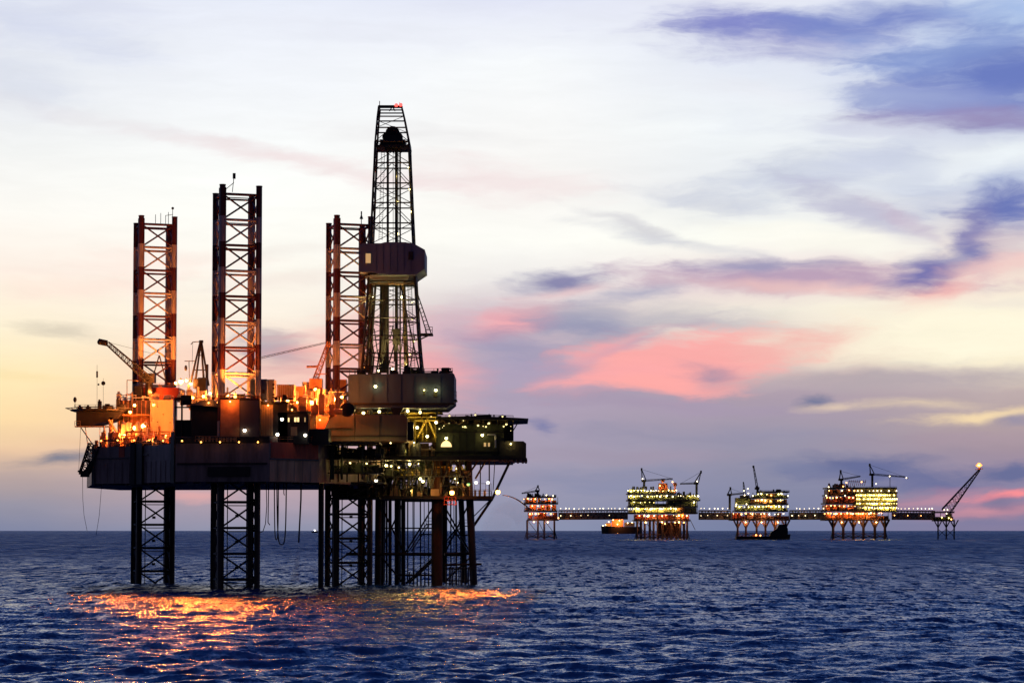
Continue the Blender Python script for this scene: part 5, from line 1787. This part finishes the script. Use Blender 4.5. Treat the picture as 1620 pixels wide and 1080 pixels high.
# flare platform at the right end
rnd = random.Random(25)
P5 = far_platform('flare_platform', 'slim far flare platform at the right end, its slanting lattice boom carrying a burning flame', 1497, 4000)
far_decks(P5, 4000, [(1478, 1510, 823, 811, 'far_green', []), (1478, 1510, 810, 805, None, [])], 24, rnd)
far_jacket(P5, 4000, [1484, 1497, 1509.5], 822, 851, 20, m='far_dark', r=1.3, fork=True, frame=False)
hb = MB()
for u, v in ((1484, 1497), (1497, 1509.5)):
    hb.tube(W(u, 848, 4002), W(v, 836, 4002), 0.5, 5)
    hb.tube(W(u, 836, 4002), W(v, 848, 4002), 0.5, 5)
part(hb, 'jacket_frame', M['far_dark'], P5)
bm = MB().lattice(W(1497, 808, 4012), W(1549.5, 743, 4012), 15, 2.6, 12, 0.75, 0.42)
bm.tube(W(1490, 806, 4010), W(1547, 745, 4010), 1.3, 7, 0.9)
part(bm, 'flare_boom', M['far_dark'], P5)
tipm = MB()
tipm.tube(W(1548, 745, 4012), W(1550, 739.5, 4012), 1.6, 8, 2.2)
tipm.tube(W(1543, 742.5, 4012), W(1555, 741, 4012), 0.7, 6)
part(tipm, 'flare_tip', M['far_red'], P5)
fl = MB()
fc = W(1548.5, 736.5, 4012)
for dx, dz, r, sz in ((0, 0, 3.6, 0.9), (-3.2, 0.6, 2.4, 0.8), (3.4, 0.8, 2.6, 0.9), (-1.5, 2.2, 2.2, 1.0), (1.8, 2.6, 2.0, 1.1), (0.2, 4.2, 1.3, 1.3)):
    fl.ball(fc + Vector((dx, 0, dz)), r, 10, 7, sz)
M['flame'] = mat('flame', (0.8, 0.4, 0.1), var=0.0, emit=(1.0, 0.36, 0.10), estr=1.6)
M['flame_core'] = mat('flame_core', (0.8, 0.4, 0.1), var=0.0, emit=(1.0, 0.72, 0.36), estr=3)
fo = part(fl, 'flame', M['flame'], P5, None, True)
part(MB().ball(fc + Vector((-0.4, -2.2, 0.8)), 2.2, 10, 7, 0.8), 'flame_core', M['flame_core'], fo, None, True)
beam(fo, fc + Vector((0, -5, 1)), 9000, (1.0, 0.4, 0.12), None, 0, 2.0)
for px, py, m_ in ((1490, 818, FY), (1497.5, 812, FW), (1501, 819, FY), (1505, 821, FO), (1494, 806, FW), (1499, 806, FW)):
    fixture('deck_lamp', m_, P5, W(px, py, 3999))

# bridges between them
rnd = random.Random(26)
GB = 'bridges linking the far platforms'


def bridge(label, p0, p1, D, D1, m, upper, lower, sp, spl):
    a, b = W(p0, 815, D), W(p1, 815, D1)
    root = thing('footbridge', label, 'bridge', a, GB)
    zt, zb = W(p0, 807.2, D).z, W(p0, 821, D).z
    mb = MB()
    n = max(4, int((p1 - p0) / 9))
    for dy in (0, 7):
        for z in (zt, zb):
            mb.tube((a.x, a.y + dy, z), (b.x, b.y + dy, z), 0.85, 6)
        for i in range(n + 1):
            f = i / n
            x, y = a.x + (b.x - a.x) * f, a.y + (b.y - a.y) * f + dy
            mb.tube((x, y, zb), (x, y, zt), 0.4, 5)
            if i < n:
                x2, y2 = a.x + (b.x - a.x) * (f + 1 / n), a.y + (b.y - a.y) * (f + 1 / n) + dy
                mb.tube((x, y, zb), ((x + x2) / 2, (y + y2) / 2, zt), 0.36, 5)
                mb.tube(((x + x2) / 2, (y + y2) / 2, zt), (x2, y2, zb), 0.36, 5)
    part(mb, 'truss', M[m], root)
    fl_ = MB()
    for z, h in ((zt - 1.5, 0.8), (zb + 0.4, 0.9)):
        vs = [(a.x, a.y + 0.4, z), (b.x, b.y + 0.4, z), (b.x, b.y + 6.6, z), (a.x, a.y + 6.6, z)]
        fl_.add(vs + [(x, y, zz + h) for x, y, zz in vs], [(3, 2, 1, 0), (4, 5, 6, 7), (0, 1, 5, 4), (1, 2, 6, 5), (2, 3, 7, 6), (3, 0, 4, 7)])
    for k in range(7):
        y = 0.9 + k * 0.85
        z = zb + 2.2 + (k * 2.9) % 10.5
        fl_.tube((a.x, a.y + y, z), (b.x, b.y + y, z), 0.9, 6)
    part(fl_, 'walkway', M['far_brown'], root)
    for row, spx, lm in ((804.0, sp, upper), (815.0, spl, lower)):
        x = p0 + 3
        while x < p1 - 1:
            f = (x - p0) / (p1 - p0)
            if rnd.random() > 0.06:
                pz = W(x, row + rnd.uniform(-0.35, 0.35), a.y + (b.y - a.y) * f)
                fixture('bridge_lamp', lm, root, (pz.x, pz.y - 0.6, pz.z), rnd.choice((0.5, 0.65, 0.8, 0.95)))
            x += spx * rnd.choice((0.7, 1, 1, 1.1))
    return root


bridge('longest footbridge, lined with white lamps between the small round platform and the broad one', 884, 993, 4010, 3910, 'far_steel', FW, FW, 7.4, 16)
bridge('short footbridge between the two-crane platform and the one with the thin boom', 1106, 1156, 3920, 3960, 'far_steel', FW, FW, 7.4, 15)
bridge('short footbridge between the flat-roofed block and the boxy living quarters platform', 1250, 1305, 3960, 3920, 'far_steel', FW, FW, 7.2, 15)
bridge('reddish footbridge from the boxy platform out to the burning flare', 1412, 1479, 3915, 4005, 'far_red', FW, FO, 6.2, 30)


# vessels
def ship_hull(mb, x0, x1, y, w, z0, z1, bow_dir, sheer):
    """a hull lofted from stations: sides flare and the bow rises"""
    n = 12
    rings = []
    for i in range(n + 1):
        f = i / n
        x = x0 + (x1 - x0) * f
        g = f if bow_dir > 0 else 1 - f
        b = w * (1 - max(0, (g - 0.72) / 0.28) ** 1.8) * (0.8 + 0.2 * min(1, g / 0.12)) + 0.2
        zz = z1 + sheer * max(0, g - 0.55) ** 2 * 4
        ov = (x1 - x0) * 0.02 * (1 if bow_dir > 0 else -1) * max(0, g - 0.8) * 5
        rings.append([(x, y - b * 0.42, z0), (x + ov, y - b / 2, zz), (x + ov, y + b / 2, zz), (x, y + b * 0.42, z0)])
    vs = [p for r in rings for p in r]
    fs = []
    for i in range(n):
        o = i * 4
        for j in range(4):
            fs.append((o + j, o + (j + 1) % 4, o + 4 + (j + 1) % 4, o + 4 + j))
    fs += [(3, 2, 1, 0), (n * 4, n * 4 + 1, n * 4 + 2, n * 4 + 3)]
    return mb.add(vs, fs)


def X(px, D):
    return W(px, 839, D).x


DT = 11000.0
tk = thing('storage_tanker', 'dark storage tanker with a lit orange superstructure, far off behind the long footbridge', 'ship', (X(982, DT), DT, 0))
zq = lambda py, D: W(982, py, D).z
tkh = part(ship_hull(MB(), X(952, DT), X(1012, DT), DT, 44, -2, zq(832.5, DT), -1, 3), 'hull', M['far_dark'], tk)
part(MB().pbox(968, 986, 820, 832.5, DT - 8, 26), 'superstructure', M['far_orange'], tk)
part(MB().pbox(958, 967, 827, 833.5, DT - 8, 26), 'forecastle_house', M['far_yellow'], tk)
part(MB().pbox(971, 976, 814, 820, DT - 2, 12), 'funnel', M['far_dark'], tk)
part(MB().pbox(988, 1004, 826, 832.3, DT - 8, 20), 'deck_crane_bank', M['steel'], tk)
FT = lamp_mesh('tanker_lamp', 2.6, (1.0, 0.62, 0.26), 14)
for px, py in ((954, 831), (963, 825), (970, 822), (984, 821), (977, 829), (993, 827), (958, 830), (1000, 826)):
    fixture('ship_lamp', FT, tk, W(px, py, DT - 12), 0.8)
lp = fixture('ship_lamp', FT, tk, W(980, 823, DT - 12), 0.8)
beam(lp, W(978, 826, DT - 45), 260000, (1.0, 0.30, 0.07), None, 0, 2.0)  # light added off the ship's side to turn the superstructure orange

DG = 3860.0
tg = thing('tugboat', 'dark tug with a tall wheelhouse lying beneath the thin-boom platform', 'boat', (X(1210, DG), DG, 0))
z_ = lambda py: W(1210, py, DG).z
part(ship_hull(MB(), X(1164, DG), X(1249, DG), DG, 16, -2, z_(848), 1, 5), 'hull', M['far_dark'], tg)
wh = part(MB().profile([(X(p, DG), z_(q)) for p, q in ((1216, 849), (1246, 849), (1246, 836), (1243, 829), (1232, 829), (1229, 836), (1220, 841))], DG - 5, DG + 6), 'wheelhouse', M['far_dark'], tg)
part(MB().tube(W(1228, 836, DG), W(1228, 824, DG), 0.6, 6).tube(W(1237, 829, DG), W(1237, 820, DG), 0.4, 6), 'mast', M['far_dark'], tg)
part(MB().pbox(1190, 1200, 845, 848.4, DG - 3, 6), 'tow_winch', M['far_orange'], tg)
for px, py in ((1196, 846), (1203, 846.5)):
    fixture('ship_lamp', FO, tg, W(px, py, DG - 4.5))

DS = 16000.0
ds = thing('distant_ship', 'tiny distant ship showing one white light on the horizon between the rig legs', 'ship', (X(498, DS), DS, 0))
part(ship_hull(MB(), X(493, DS), X(503, DS), DS, 14, -2, 9, -1, 3), 'hull', M['far_dark'], ds)
part(MB().box(X(499.5, DS), X(502, DS), DS - 5, DS + 5, 9, 17), 'bridge_house', M['white'], ds)
FD = lamp_mesh('distant_lamp', 3.4, (1.0, 0.95, 0.9), 16)
fixture('ship_lamp', FD, ds, (X(498, DS), DS - 8, 17))
